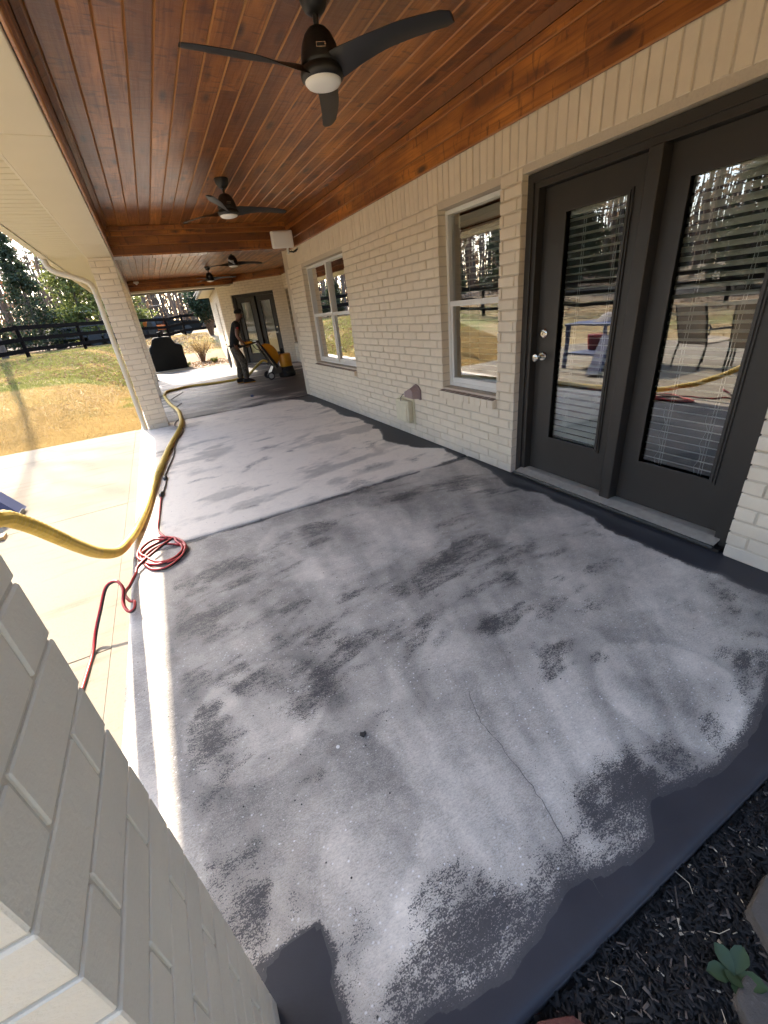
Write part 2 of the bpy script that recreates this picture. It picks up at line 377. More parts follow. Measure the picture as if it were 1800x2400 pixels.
def coat_field(x, y):
    n1 = fbm(x*3.1, y*3.1, 11); n2 = fbm(x*11, y*11, 12); n3 = fbm(x*2.2+y*.6, y*9, 13, 5)
    c = np.zeros_like(x)
    near = 1-sstep(3.10, 3.16, y+.04*(x-1))
    # scrubbed residue of the old coating: streaks that follow the swing of the machine
    th = .22+.25*(fbm(x*.35, y*.35, 20, 1)-.5)*2; ct, sn = np.cos(th), np.sin(th); su, sv = x*ct+y*sn, -x*sn+y*ct
    streak = fbm(su*5.0, sv*15, 21, 5); blotch = fbm(x*2.3+1.7, y*2.9, 23, 4); fine = fbm(su*9, sv*38, 24, 4)
    res = .10+.16*sstep(.36, .66, blotch)+.34*sstep(.40, .70, streak)*sstep(.36, .62, blotch)+.30*(fine-.5)*sstep(.3, .6, blotch)
    hard = (n1-.5)*1.0+(n2-.5)*1.0+(streak-.5)*1.3+(fine-.5)*.8
    for bx, by, rx, ry, an, st in BLOB:
        ca, sa = math.cos(an), math.sin(an); u = (x-bx)*ca+(y-by)*sa; v = -(x-bx)*sa+(y-by)*ca
        d = np.sqrt((u/(rx*1.45))**2+(v/(ry*1.45))**2)+hard
        res = res+(1-res)*st*.95*np.exp(-np.clip(d+.10, 0, 4)**2*1.7)*.86
    for cx, cy, rad, wd, a0, a1 in ((.5,-1.2,2.3,.10,.9,2.0),(.9,-.6,1.35,.07,1.0,2.4),(.3,-.9,1.75,.06,.8,1.9),(2.6,-.3,1.5,.08,1.9,3.0),(-.9,1.0,.85,.06,-.6,.7),(1.4,.2,.55,.06,.2,1.6)):
        d = np.abs(np.hypot(x-cx, y-cy)-rad+(n1-.5)*.16); an = np.arctan2(y-cy, x-cx); k = sstep(a0-.15, a0+.15, an)*(1-sstep(a1-.15, a1+.15, an))
        res = res*(1-.45*k*(1-sstep(wd*.2, wd, d)))
    c = np.maximum(c, res*near*(.25+.75*sstep(-.40, -.30, x+(n2-.5)*.05)))  # residue thinned in the sunlit edge strip so it stays evenly bright
    fb = np.interp(x, fx, fy)+(n2-.5)*.035
    c = np.maximum(c, (1-sstep(-.012, .075, y-fb))*near)
    pd = np.maximum(np.abs(x+.135)-.085, np.abs(y-.47)-.115)+(n2-.5)*.05+.25*np.clip(y-.54, 0, 1)
    c = np.maximum(c, (1-sstep(-.005, .02, pd)))
    wb = np.interp(y, wy, wxx)+(n2-.5)*.06+(n1-.5)*(.05+.16*(y > 3.1))
    c = np.maximum(c, sstep(-.05, .015, x-wb)*(y < 8.1))
    jy = 3.11+.045*(x+.2)/2.5
    c = np.maximum(c, .86*(1-sstep(.0, .03+.20*np.clip(n1-.3, 0, 1), np.abs(y-jy+.02)+(n2-.5)*.05)))
    # second slab: pale, with grey swirls and lobes
    mid = sstep(3.12, 3.18, y-.018*x)*(1-sstep(7.55, 8.05, y+.5*(n1-.5)))
    w1 = fbm(x*1.3+.9*fbm(x*.9, y*.9, 33, 2), y*1.9, 31, 5); w2 = fbm(x*2.2+y*.4, y*6.5-x*.8, 34, 5)
    sw = .06+(1-sstep(.0, .09, np.abs(w1-.52)))*.30*sstep(.38, .62, w2)+sstep(.50, .72, w2)*.26*sstep(.38, .56, w1)
    for cx, cy, rx, ry, ra in ((.75,6.5,.75,.42,1.0),(1.6,5.9,.55,.35,1.0),(.5,6.0,.5,.3,1.0),(1.3,7.1,.8,.3,1.0)):
        d = np.abs(np.hypot((x-cx)/rx, (y-cy)/ry)-ra+(n1-.5)*.7); sw = np.maximum(sw, .44*(1-sstep(.02, .34, d))*sstep(.3, .6, n2+.2*(x > cx)))
    for cx, cy, rx, ry, st in ((1.95,4.35,.42,.14,.72),(.35,3.42,.12,.045,.80),(1.06,4.72,.09,.055,.78),(.05,3.75,.30,.10,.50),(1.1,3.55,.30,.10,.46),(.3,6.1,.5,.35,.52),(.9,4.4,.3,.25,.42)):
        sw = np.maximum(sw, st*.8*(1-sstep(.1, 1.2, np.hypot((x-cx)/rx, (y-cy)/ry)+(n1-.5)*1.2+(n2-.5)*.9)))
    c = np.maximum(c, sw*mid)
    far = sstep(7.7, 8.15, y+.5*(n1-.5))
    c = np.maximum(c, far*np.clip(.72+1.9*(fbm(x*1.2+y*.25, y*4.2, 14, 5)-.5)+.42*sstep(1.5, 2.6, x)*sstep(12.8, 11.2, y), 0, .93))
    return np.clip(c, 0, 1)
def lite_field(x, y):
    n1 = fbm(x*2.0, y*2.0, 41); n2 = fbm(x*7, y*7, 42); n4 = fbm(x*18, y*18, 45, 3)
    near = 1-sstep(3.08, 3.2, y)
    a = np.arctan2(y+.5, x-.45); r = np.hypot(x-.45, y+.5)
    L = .31+.58*(n1-.45)+.35*(n2-.5)+.20*(n4-.5)+.60*(fbm(a*7, r*.8, 43)-.5)+.30*(fbm(a*34, r*1.6, 46, 3)-.5)
    # overlapping lobes, each pass stopping at a crisp arc
    for cx, cy, ra, st in ((1.36,.55,.24,.24),(-.05,1.32,.24,.24),(.75,2.45,.55,.10),(.0,.75,.34,-.16),(.15,.55,.22,.14),(.9,.9,.5,.10),(1.9,1.3,.5,.14),(1.2,1.6,.45,-.10),(.5,1.6,.5,-.08),(2.0,.7,.35,.12)):
        d = np.hypot(x-cx, y-cy)-ra+(n1-.5)*.22+(n2-.5)*.07; L = L+st*(1-sstep(-.004, .02, d))*sstep(-.9*ra, -.1*ra, d+.25*ra*(n2-.5))
    M2 = 1.0+.40*(n1-.5)+.18*(n2-.5)+.10*(n4-.5)-.45*sstep(.50, .66, fbm(x*2.2+y*.4, y*5.5-x*.8, 34, 5))*sstep(.40, .56, fbm(x*1.1, y*1.4, 36)); Fr = .52+.35*(n1-.5)
    far = sstep(7.7, 8.1, y); L = L+.30*(1-sstep(-.44, -.36, x+(n2-.5)*.06))  # sunlit strip along the slab edge: sunlight put into the concrete colour
    return np.clip(L*near+(1-near)*(M2*(1-far)+Fr*far), 0, 1)
def floor_mat():
    m = NT('ground_concrete'); g = m.geo(); gs = m.geo((1, 2.1, 1), (0, 0, .25))
    c = m.attr('coat').outputs['Fac']; l = m.attr('lite').outputs['Fac']
    n1 = m.noise(gs, 26, 5, .72); n2 = m.noise(gs, 95, 4, .75); n3 = m.noise(g, 260, 2, .6)
    e = m.math('ADD', c, m.math('MULTIPLY', m.math('SUBTRACT', n1, .5), .85)); e = m.math('ADD', e, m.math('MULTIPLY', m.math('SUBTRACT', n2, .5), 1.25))
    e = m.math('ADD', e, m.math('MULTIPLY', m.math('SUBTRACT', n3, .5), .9))
    mask = m.math('MULTIPLY', m.ramp(e, [(.47, 0), (.70, 1)]), .92)
    full = m.ramp(c, [(.88, 0), (.97, 1)]); mask = m.math('MAXIMUM', mask, full)
    l = m.math('ADD', l, m.math('MULTIPLY', m.math('SUBTRACT', n1, .5), .55)); l = m.math('MINIMUM', m.math('MAXIMUM', l, 0.0), 1.0)
    con = m.mix(l, (.20, .184, .166), (.84, .76, .65))
    con = m.mix(m.math('MULTIPLY', m.ramp(n2, [(.30, .75), (.58, 0)]), m.math('SUBTRACT', 1.15, l)), con, (.10, .095, .09)); con = m.mix(m.ramp(n3, [(.52, 0), (.75, .5)]), con, (.66, .64, .62))
    con = m.mix(m.ramp(m.noise(g, 9, 4), [(.55, 0), (.75, .25)]), con, (.40, .33, .28))
    vo = m.N('TexVoronoi'); vo.inputs['Scale'].default_value = 62; vo.inputs['Randomness'].default_value = 1; m.L(m.geo((1, 1.25, 1), (0,0,.4)), vo.inputs['Vector'])
    sep = m.N('SeparateColor'); m.L(vo.outputs['Color'], sep.inputs[0])
    pick = m.math('MULTIPLY', m.ramp(sep.outputs[0], [(.74, 0), (.78, 1)]), m.ramp(vo.outputs['Distance'], [(.16, 1), (.26, 0)]))
    pick = m.math('MULTIPLY', pick, m.ramp(m.noise(g, 2.2, 3), [(.38, .15), (.62, 1)]))
    con = m.mix(m.math('MULTIPLY', pick, .85), con, (.78, .77, .76))
    vp = m.N('TexVoronoi'); vp.inputs['Scale'].default_value = 42; m.L(g, vp.inputs['Vector']); s2 = m.N('SeparateColor'); m.L(vp.outputs['Color'], s2.inputs[0])
    pit = m.math('MULTIPLY', m.ramp(s2.outputs[1], [(.94, 0), (.95, 1)]), m.ramp(vp.outputs['Distance'], [(.10, 1), (.16, 0)]))
    con = m.mix(pit, con, (.02, .02, .02))
    coatc = m.mix(m.noise(g, 5, 4), (.026, .026, .031), (.044, .044, .051))
    m.base(m.mix(mask, con, coatc)); m.rough(m.mix(mask, .62, .48))
    m.bump(m.math('SUBTRACT', m.math('MULTIPLY', n2, .4), m.math('ADD', m.math('MULTIPLY', pit, 1.5), m.math('MULTIPLY', mask, -.4))), .25, .004); m.set(Specular_IOR_Level=.25); M['floor'] = m.mat
floor_mat()
porch = tag(empty('porch_floor'), 'grey concrete porch floor being ground, dark coating left along edges', kind='structure')
def slab(x0, x1, y0, y1, step, skew=0, zt=0.0):
    xs = np.linspace(x0, x1, int((x1-x0)/step)+1); ys = np.linspace(y0, y1, int((y1-y0)/step)+1)
    Xa, Ya = np.meshgrid(xs, ys); nx, ny = len(xs), len(ys)
    t0 = (1-(Ya-y0)/(y1-y0)) if skew == 1 else ((Ya-y0)/(y1-y0) if skew == 2 else (np.ones_like(Ya) if skew == 3 else 0))
    Ya = Ya+t0*.045*(Xa+.2)/2.5
    edge = np.minimum.reduce([Xa-x0, x1-Xa+.05, Ya-Ya[:1], Ya[-1:]-Ya]); Za = zt-.006*(1-np.clip(edge/.012, 0, 1))
    V = np.stack([Xa, Ya, Za], -1).reshape(-1, 3); id_ = np.arange(nx*ny).reshape(ny, nx)
    F = np.stack([id_[:-1,:-1], id_[:-1,1:], id_[1:,1:], id_[1:,:-1]], -1).reshape(-1, 4)
    # skirt
    ring = np.concatenate([id_[0,:], id_[1:,-1], id_[-1,-2::-1], id_[-2:0:-1,0]]); base = len(V); low = V[ring].copy(); low[:,2] = PZ-.12
    k = np.arange(len(ring)); k2 = (k+1) % len(ring)
    F = np.concatenate([F, np.stack([ring[k], base+k, base+k2, ring[k2]], -1)]); V = np.concatenate([V, low])
    me = np_mesh('slab_panel', V, F, M['floor'])
    c = coat_field(V[:,0], V[:,1]); c[base:] = np.where(low[:,1] < 1, .2, .15); fattr(me, 'coat', c); fattr(me, 'lite', lite_field(V[:,0], V[:,1]))
    return link('slab_panel', me, porch)
slab(-.56, WX+.12, .195, 3.108, .014, 2)
slab(-.56, WX+.12, 3.119, 8.02, .024, 1)
slab(-.56, 4.5, 8.03, 12.2, .045)
slab(-.56, 4.5, 12.21, 17.6, .06)
jb = MB().box(-.55, 4.4, .21, 17.5, -.3, -.03); jb.build('joint_filler', M['bronze_dark'], porch)
# crack and bits on the slab
ck = [(.746,.995),(.70,.88),(.677,.803),(.678,.716),(.668,.625),(.665,.539),(.653,.452),(.63,.381),(.619,.325),(.621,.282),(.614,.236)]
def ribbon(pts, wd, z, jit=.004):
    P = []
    for i in range(len(pts)-1):
        for t in (0, .25, .5, .75): P.append((pts[i][0]*(1-t)+pts[i+1][0]*t+random.uniform(-jit, jit), pts[i][1]*(1-t)+pts[i+1][1]*t))
    mb = MB(); vs = []; 
    for i, (a, b) in enumerate(P):
        k = wd*(.5+random.random())*(1 if 2 < i < len(P)-3 else .4); vs += [(a-k, b, z), (a+k, b, z)]
    mb._add(vs, [(2*i, 2*i+1, 2*i+3, 2*i+2) for i in range(len(P)-1)]); return mb
ribbon(ck, .0009, .0012).build('crack', M['crack_grey'], porch)
ribbon([(.02,1.30),(.12,1.40),(.25,1.47),(.42,1.60),(.50,1.70)], .0006, .0012).build('crack', M['crack_grey'], porch)

# ---- patio, lower, sunlit
def patio_mat():
    m = NT('patio_concrete'); g = m.geo(); gs = m.geo((.8, 4, 1), (0, 0, -.12))
    n = m.noise(gs, 2.4, 6, .62); f = m.noise(g, 90, 4, .65); b = m.noise(g, 1.1, 3)
    c = m.mix(b, (.285, .247, .187), (.335, .295, .232)); c = m.mix(m.ramp(n, [(.56, 0), (.72, .55)]), c, (.20, .16, .11)); c = m.mix(m.ramp(f, [(.3, .4), (.5, 0)]), c, (.21, .18, .14))
    m.base(c); m.rough(.9); m.set(Specular_IOR_Level=.1); m.bump(f, .3, .004); M['patio'] = m.mat
patio_mat()
patio = tag(empty('patio'), 'sunlit pale concrete patio beside the porch', kind='structure')
js = [-6.2, -3.6, -1.0, 1.55, 2.32, 4.70, 7.62, 8.56]
js = [-6.2, -3.4, -.6, 2.30, 4.70, 7.66, 8.56]
for i in range(len(js)-1):
    for xa, xb in ((-.69, -3.6), (-3.61, -6.6)):
        a, b = js[i]+.005, js[i+1]-.005; sk = lambda x, y: y+(-.16*(-x-.7)*.35 if 4 < y < 8 else 0)
        mb = MB(); P = [(xb, sk(xb, a)), (xa, sk(xa, a)), (xa, sk(xa, b)), (xb, sk(xb, b))]
        mb.prism([(x, y, PZ-.12) for x, y in P], (0, 0, .12)); mb.build('slab_panel', M['patio'], patio)
MB().box(-.686, -.565, -2.0, 8.50, PZ-.12, PZ+.004).build('border_strip', M['patio'], patio)
MB().box(-6.58, -.57, -6.1, 8.5, PZ-.2, PZ-.02).build('joint_filler', M['dirt_edge'], patio)
# concrete apron past the far end of the porch
ap = MB().prism([(-.5, 17.6, -.2), (1.9, 17.6, -.2), (2.2, 18.1, -.2), (1.0, 18.4, -.2), (-.6, 18.0, -.2)], (0,0,.19)); tag(ap.build('apron', M['patio']), 'pale concrete apron at far end of porch', kind='structure')
tag(MB().box(-.35, 1.15, 18.05, 19.3, -.2, .03).build('grill_pad', M['patio']), 'concrete pad under the covered grill', kind='structure')
bedm = MB().prism([(1.0, 17.9, -.2), (2.7, 17.0, -.2), (3.0, 23, -.2), (.9, 22.5, -.2)], (0,0,.21)); tag(bedm.build('planting_bed', M['bed_mulch']), 'brown mulched planting bed along the far wing', kind='structure')

# ================================================================== BRICK
def brick_mesh(seed, full=False, bev=.0045, jit=1.0):
    rd = random.Random(seed); bm = bmesh.new(); bmesh.ops.create_cube(bm, size=1)
    bmesh.ops.scale(bm, vec=(.244, .10, .066), verts=bm.verts)
    ed = bm.edges[:] if full else [e for e in bm.edges if all(v.co.y > 0 for v in e.verts)]
    bmesh.ops.bevel(bm, geom=ed, offset=bev, segments=1, affect='EDGES', profile=.5)
    for v in bm.verts:
        v.co.x += jit*rd.uniform(-.0022, .0022); v.co.y += jit*rd.uniform(-.0022, .0018); v.co.z += jit*rd.uniform(-.0022, .0022)
    me = bpy.data.meshes.new('brick'); bm.to_mesh(me); bm.free(); me.materials.append(M['brick']); return me
BR = [brick_mesh(i) for i in range(6)]; BRF = [brick_mesh(50+i, True) for i in range(6)]; BRT = [brick_mesh(80+i, True, .0022, .3) for i in range(6)]
CO = .0762
def place(par, name, me, x, y, z, sx, sy, sz, rot=0):
    o = bpy.data.objects.new(name, me); COL.objects.link(o); o.parent = par; o.location = (x, y, z); o.scale = (sx, sy, sz)
    if rot: o.rotation_euler = (0, 0, rot)
    return o
def wall_bricks(L0, L1, z0, ztop, openings, soldier=None, start=0.0):
    """(u0,u1,z0,z1) rectangles of a running bond, openings cut out"""
    out = []; nc = int(round((ztop-z0)/CO)); 
    for k in range(nc):
        a, b = z0+k*CO+.005, z0+(k+1)*CO-.005; u = L0-.254+((k % 2)*.127+start) % .254
        while u < L1:
            segs = [(max(u, L0), min(u+.244, L1))]
            for (o0, o1, p0, p1) in openings:
                ns = []
                for s, e in segs:
                    if b <= p0+.012 or a >= p1-.012: ns.append((s, e)); continue
                    if e <= o0 or s >= o1: ns.append((s, e)); continue
                    if s < o0: ns.append((s, o0))
                    if e > o1: ns.append((o1, e))
                segs = ns
            for s, e in segs:
                if e-s > .03:
                    aa, bb = a, b
                    for (o0, o1, p0, p1) in openings:
                        if e > o0+.001 and s < o1-.001:
                            if aa < p1 < bb: aa = p1+.002
                            if aa < p0 < bb: bb = p0-.002
                    if bb-aa > .01: out.append((s, e, aa, bb))
            u += .254
    if soldier:
        z, h = soldier; u = L0
        while u < L1-.03: out.append((u+.005, u+.071, z+.005, z+h-.005)); u += CO
    return out
def wall(house, origin, ang, L0, L1, ztop, openings, soldier=None, nobj=300, thick=.24, z0=0.0):
    top = (soldier[0]+soldier[1]) if soldier else ztop
    us = sorted({L0, L1, *[o[0]-.006 for o in openings], *[o[1]+.006 for o in openings]})
    zs = sorted({z0-.1, max(top, 2.9) if soldier else top, *[o[2]-.006 for o in openings if o[2] > 0], *[o[3]+.006 for o in openings]})
    mb = MB()
    for i in range(len(us)-1):
        for j in range(len(zs)-1):
            uc, zc = (us[i]+us[i+1])/2, (zs[j]+zs[j+1])/2
            if any(o[0]-.006 < uc < o[1]+.006 and o[2]-.2*(o[2] <= 0) < zc < o[3]+.006 for o in openings): continue
            mb.box(us[i], us[i+1], -thick, -.0075, zs[j], zs[j+1])
    wo = mb.build('wall', M['mortar'], house, (*origin, 0), ang)
    ca, sa = math.cos(ang), math.sin(ang); lst = []
    for (s, e, a, b) in wall_bricks(L0, L1, z0, ztop, openings, soldier):
        u, z = (s+e)/2, (a+b)/2; wx, wy_ = origin[0]+ca*u, origin[1]+sa*u
        p = RW.T @ np.array([wx, wy_, z-1.43]); vis = p[2] > .2 and abs(p[0]/p[2]) < .98 and abs(p[1]/p[2]) < 1.3
        dist = math.sqrt(wx*wx+wy_*wy_+(z-1.43)**2)
        lst.append((dist-(0 if vis else -100), s, e, a, b))
    lst.sort(); rest = MB(); rd = random.Random(int(L1*100))
    for i, (d, s, e, a, b) in enumerate(lst):
        sol = (b-a) > .15; dy = rd.uniform(-.0025, .0025)
        if i < nobj and d < 90:
            me = rd.choice(BR)
            if sol:
                o = place(wo, 'brick', me, (s+e)/2, -.05+dy, (a+b)/2, (b-a)/.244, 1, (e-s)/.066); o.rotation_euler = (0, R(90), 0)
            else: place(wo, 'brick', me, (s+e)/2, -.05+dy, (a+b)/2, (e-s)/.244, 1, (b-a)/.066)
        else:
            c = .005; y = dy; j = lambda: rd.uniform(-.002, .002)
            S, E, A, B = s+j(), e+j(), a+j(), b+j()
            rest._add([(S,-.1,A),(E,-.1,A),(E,-.1,B),(S,-.1,B),(S,y-c,A),(E,y-c,A),(E,y-c,B),(S,y-c,B),(S+c,y,A+c),(E-c,y,A+c),(E-c,y,B-c),(S+c,y,B-c)],
                      [(0,1,5,4),(1,2,6,5),(2,3,7,6),(3,0,4,7),(4,5,9,8),(5,6,10,9),(6,7,11,10),(7,4,8,11),(8,9,10,11)])
    if rest.v:
        ro = rest.build('brickwork', M['brick'], wo); ro['kind'] = 'stuff'
    return wo

house = tag(empty('house', (WX, 4, 0)), 'long single-storey house of cream painted brick along the porch', 'house')
house.location = (0, 0, 0)
DO = (.90, 2.545, 0.0, 2.087); W1 = (2.75, 3.525, .64, 2.082); W2 = (5.635, 7.33, .66, 2.082)
wall(house, (WX, 0), R(90), -1.6, 8.0, 28*CO, [DO, W1, W2], (28*CO, .25), 300)
# blank return wall round the corner
wall(house, (4.2, 8.0), R(180), .0, 1.75, 28*CO, [], (28*CO, .25), 0)
FW = (5.53, 6.46, .63, 2.165)
wall(house, (4.2, 8.0), R(90), 0, 6.62, 34*CO, [FW], None, 250)
AX, AY = 4.2, 14.6
FD = (.42, 2.02, 0.0, 2.20)
wall(house, (AX, AY), R(135), 0, 2.52, 34*CO, [FD], None, 300)
DX, DY = AX-2.52*math.cos(R(45)), AY+2.52*math.sin(R(45))
WGA = math.atan2(22.5-DY, 2.92-DX)
WW = (1.6, 2.25, .75, 2.1)
wall(house, (DX, DY), WGA, 0, 6.2, 33*CO, [WW], None, 200)

# ---- windows and doors (local frame of each wall: x along, y outward, z up)
def window(org, ang, op, cols=1, blind=False, sillb=True, pane_in=-.105, slats=True):
    u0, u1, z0, z1 = op; y0, y1 = -.15, -.085; f = .032
    mb = MB(); mb.box(u0, u0+f, y0, y1, z0, z1); mb.box(u1-f, u1, y0, y1, z0, z1); mb.box(u0+f, u1-f, y0, y1, z1-f, z1); mb.box(u0+f, u1-f, y0, y1, z0, z0+f)
    w_ = mb.build('window', M['vinyl'], house, (*org, 0), ang); cw = (u1-u0-2*f)/cols; zm = (z0+z1)/2+.01
    if cols == 2: MB().box((u0+u1)/2-.026, (u0+u1)/2+.026, y0, y1+.004, z0+f, z1-f).build('mullion', M['vinyl'], w_)
    for c in range(cols):
        a, b = u0+f+c*cw+(.025 if c else 0), u0+f+(c+1)*cw-(.025 if cols == 2 and c == 0 else 0)
        mb = MB(); mb.box(a, b, y0+.01, y1-.006, zm-.022, zm+.022); mb.build('meeting_rail', M['vinyl'], w_)
        lo = MB(); s = .028
        lo.box(a, a+s, y0+.015, y1-.01, z0+f, zm-.022); lo.box(b-s, b, y0+.015, y1-.01, z0+f, zm-.022); lo.box(a+s, b-s, y0+.015, y1-.01, z0+f, z0+f+.045)
        lo.build('sash', M['vinyl'], w_)
        for (p0, p1, yy, e) in ((z0+f+.045, zm-.022, -.115, s), (zm+.022, z1-f, -.125, 0)):
            MB().quad((a+e, yy, p1), (b-e, yy, p1), (b-e, yy, p0), (a+e, yy, p0)).build('pane', M['glass'], w_)
    if blind:
        me = slat_mesh(u1-u0-.10); z = z0+.10; k = 0
        MB().cbox(u0+.05, u1-.05, -.245, -.185, z1-.13, z1-.045, .006).build('blind_valance', M['blind'], w_)
        while z < z1-.15:
            o = place(w_, 'blind_slat', me, (u0+u1)/2, -.215, z, 1, 1, 1); o.rotation_euler = (R(random.uniform(8, 12)), 0, 0); z += .0475
        for t in (.25, .75):
            uu = u0+(u1-u0)*t; MB().box(uu-.0012, uu+.0012, -.188, -.1855, z0+.1, z1-.14).build('blind_cord', M['blind'], w_)
        MB().cbox(u0+.055, u1-.055, -.24, -.19, z0+.06, z0+.085, .004).build('bottom_rail', M['blind'], w_)
    if sillb:
        n = int((u1-u0+.02)/.0755); st = (u1-u0+.02)/n
        for k in range(n):
            a = u0-.01+k*st+.003; b = a+st-.006; mb = MB(); j = random.uniform(-.003, .003)
            mb._add([(a,-.1,z0-.085),(b,-.1,z0-.085),(b,.045+j,z0-.10),(a,.045+j,z0-.10),(a,-.1,z0-.004),(b,-.1,z0-.004),(b,.045+j,z0-.034),(a,.045+j,z0-.034)],
                    [(0,3,2,1),(0,1,5,4),(1,2,6,5),(3,0,4,7)], 0); mb._add([(a,-.1,z0-.004),(b,-.1,z0-.004),(b,.045+j,z0-.034),(a,.045+j,z0-.034)], [(0,1,2,3)], 1); mb._add([(a,.045+j,z0-.10),(b,.045+j,z0-.10),(b,.045+j,z0-.034),(a,.045+j,z0-.034)], [(0,1,2,3)], 0)
            mb.build('sill_brick', [M['brick'], M['sill']], w_)
    return w_
_sm = {}
def slat_mesh(ln):
    k = round(ln, 3)
    if k not in _sm:
        mb = MB(); h = ln/2
        mb._add([(-h,-.025,-.001),(h,-.025,-.001),(h,0,.0025),(-h,0,.0025),(h,.025,-.001),(-h,.025,-.001),(-h,-.025,.0012),(h,-.025,.0012),(h,0,.0047),(-h,0,.0047),(h,.025,.0012),(-h,.025,.0012)],
                [(0,3,2,1),(3,5,4,2),(6,7,8,9),(9,8,10,11),(0,1,7,6),(5,11,10,4),(0,6,9,3),(3,9,11,5),(1,2,8,7),(2,4,10,8)])
        _sm[k] = mb.mesh('blind_slat', M['blind'])
    return _sm[k]
window((WX, 0), R(90), W1, 1, True)
window((WX, 0), R(90), W2, 2, False)
window((4.2, 8.0), R(90), FW, 1, True)
window((DX, DY), WGA, WW, 1, False)
def door_leaf(dr, a, b, z0, z1, y, knob, slats=True, ga=.125, zb=.284, zt=.145, tilt=lambda z: 4, gl=None):
    mb = MB(); g0, g1, p0, p1 = a+ga, b-ga, z0+zb, z1-zt
    if gl: g0, g1 = gl
    mb.box(a, g0, y-.045, y, z0, z1); mb.box(g1, b, y-.045, y, z0, z1); mb.box(g0, g1, y-.045, y, z0, p0); mb.box(g0, g1, y-.045, y, p1, z1)
    lf = mb.build('door_leaf', M['bronze'], dr)
    mb = MB()
    for wd, hh in ((.028, .010), (.016, .018)):
        e = .028-wd
        mb.box(g0-.012+e, g0-.012+e+wd, y, y+hh, p0-.012+e, p1+.012-e); mb.box(g1+.012-e-wd, g1+.012-e, y, y+hh, p0-.012+e, p1+.012-e)
        mb.box(g0-.012+e+wd, g1+.012-e-wd, y, y+hh, p0-.012+e, p0-.012+e+wd); mb.box(g0-.012+e+wd, g1+.012-e-wd, y, y+hh, p1+.012-e-wd, p1+.012-e)
    mb.build('glazing_bead', M['bronze'], dr)
    MB().quad((g0, y-.012, p1), (g1, y-.012, p1), (g1, y-.012, p0), (g0, y-.012, p0)).build('pane', M['glass'], dr)
    mb = MB(); mb.box(g0+.001, g0+.005, y-.014, y-.0125, p0, p1); mb.box(g0+.005, g1-.005, y-.014, y-.0125, p0, p0+.006); mb.build('glazing_seal', M['vinyl'], dr)
    if slats:
        me = slat_mesh(g1-g0+.10); z = p0-.02
        while z < p1-.03:
            tl = tilt((z-p0)/(p1-p0)); o = place(dr, 'blind_slat', me, (g0+g1)/2, y-.076, z, 1, 1.15 if tl > 50 else .95, 1); o.rotation_euler = (R(tl+random.uniform(-1.5, 1.5)), 0, 0); z += .0445
        MB().cbox(g0-.05, g1+.05, y-.105, y-.050, p1-.040, p1+.02, .004).build('blind_valance', M['blind'], dr)
        for t in (.24, .76):
            uu = g0+(g1-g0)*t
            mb = MB(); mb.box(uu-.001, uu+.001, y-.049, y-.0475, p0-.03, p1-.04); mb.box(uu-.016, uu-.014, y-.049, y-.0475, p0-.03, p1-.04); mb.build('blind_cord', M['blind'], dr)
            mb = MB(); mb.tube([(uu+.02+.012*math.sin(q*1.9), y-.0470, p0+.0+q*.045) for q in range(9)], .0012, 5); mb.build('blind_cord', M['blind'], dr)
    if knob:
        k = a+.062
        mb = MB().lathe([(.034, 0), (.034, .006), (.028, .012), (.012, .014), (.012, .04), (.024, .05), (.028, .062), (.024, .074), (.008, .08)], (k, y, z0+.90), 20, 'y'); smooth_angle(mb.build('knob', M['chrome'], dr))
        mb = MB().lathe([(.033, 0), (.033, .008), (.026, .014), (.020, .014)], (k, y, z0+1.06), 20, 'y'); smooth_angle(mb.build('deadbolt', M['chrome'], dr))
        MB().box(k-.002, k+.002, y+.0145, y+.0155, z0+1.05, z0+1.07).build('keyhole', M['black_metal'], dr)
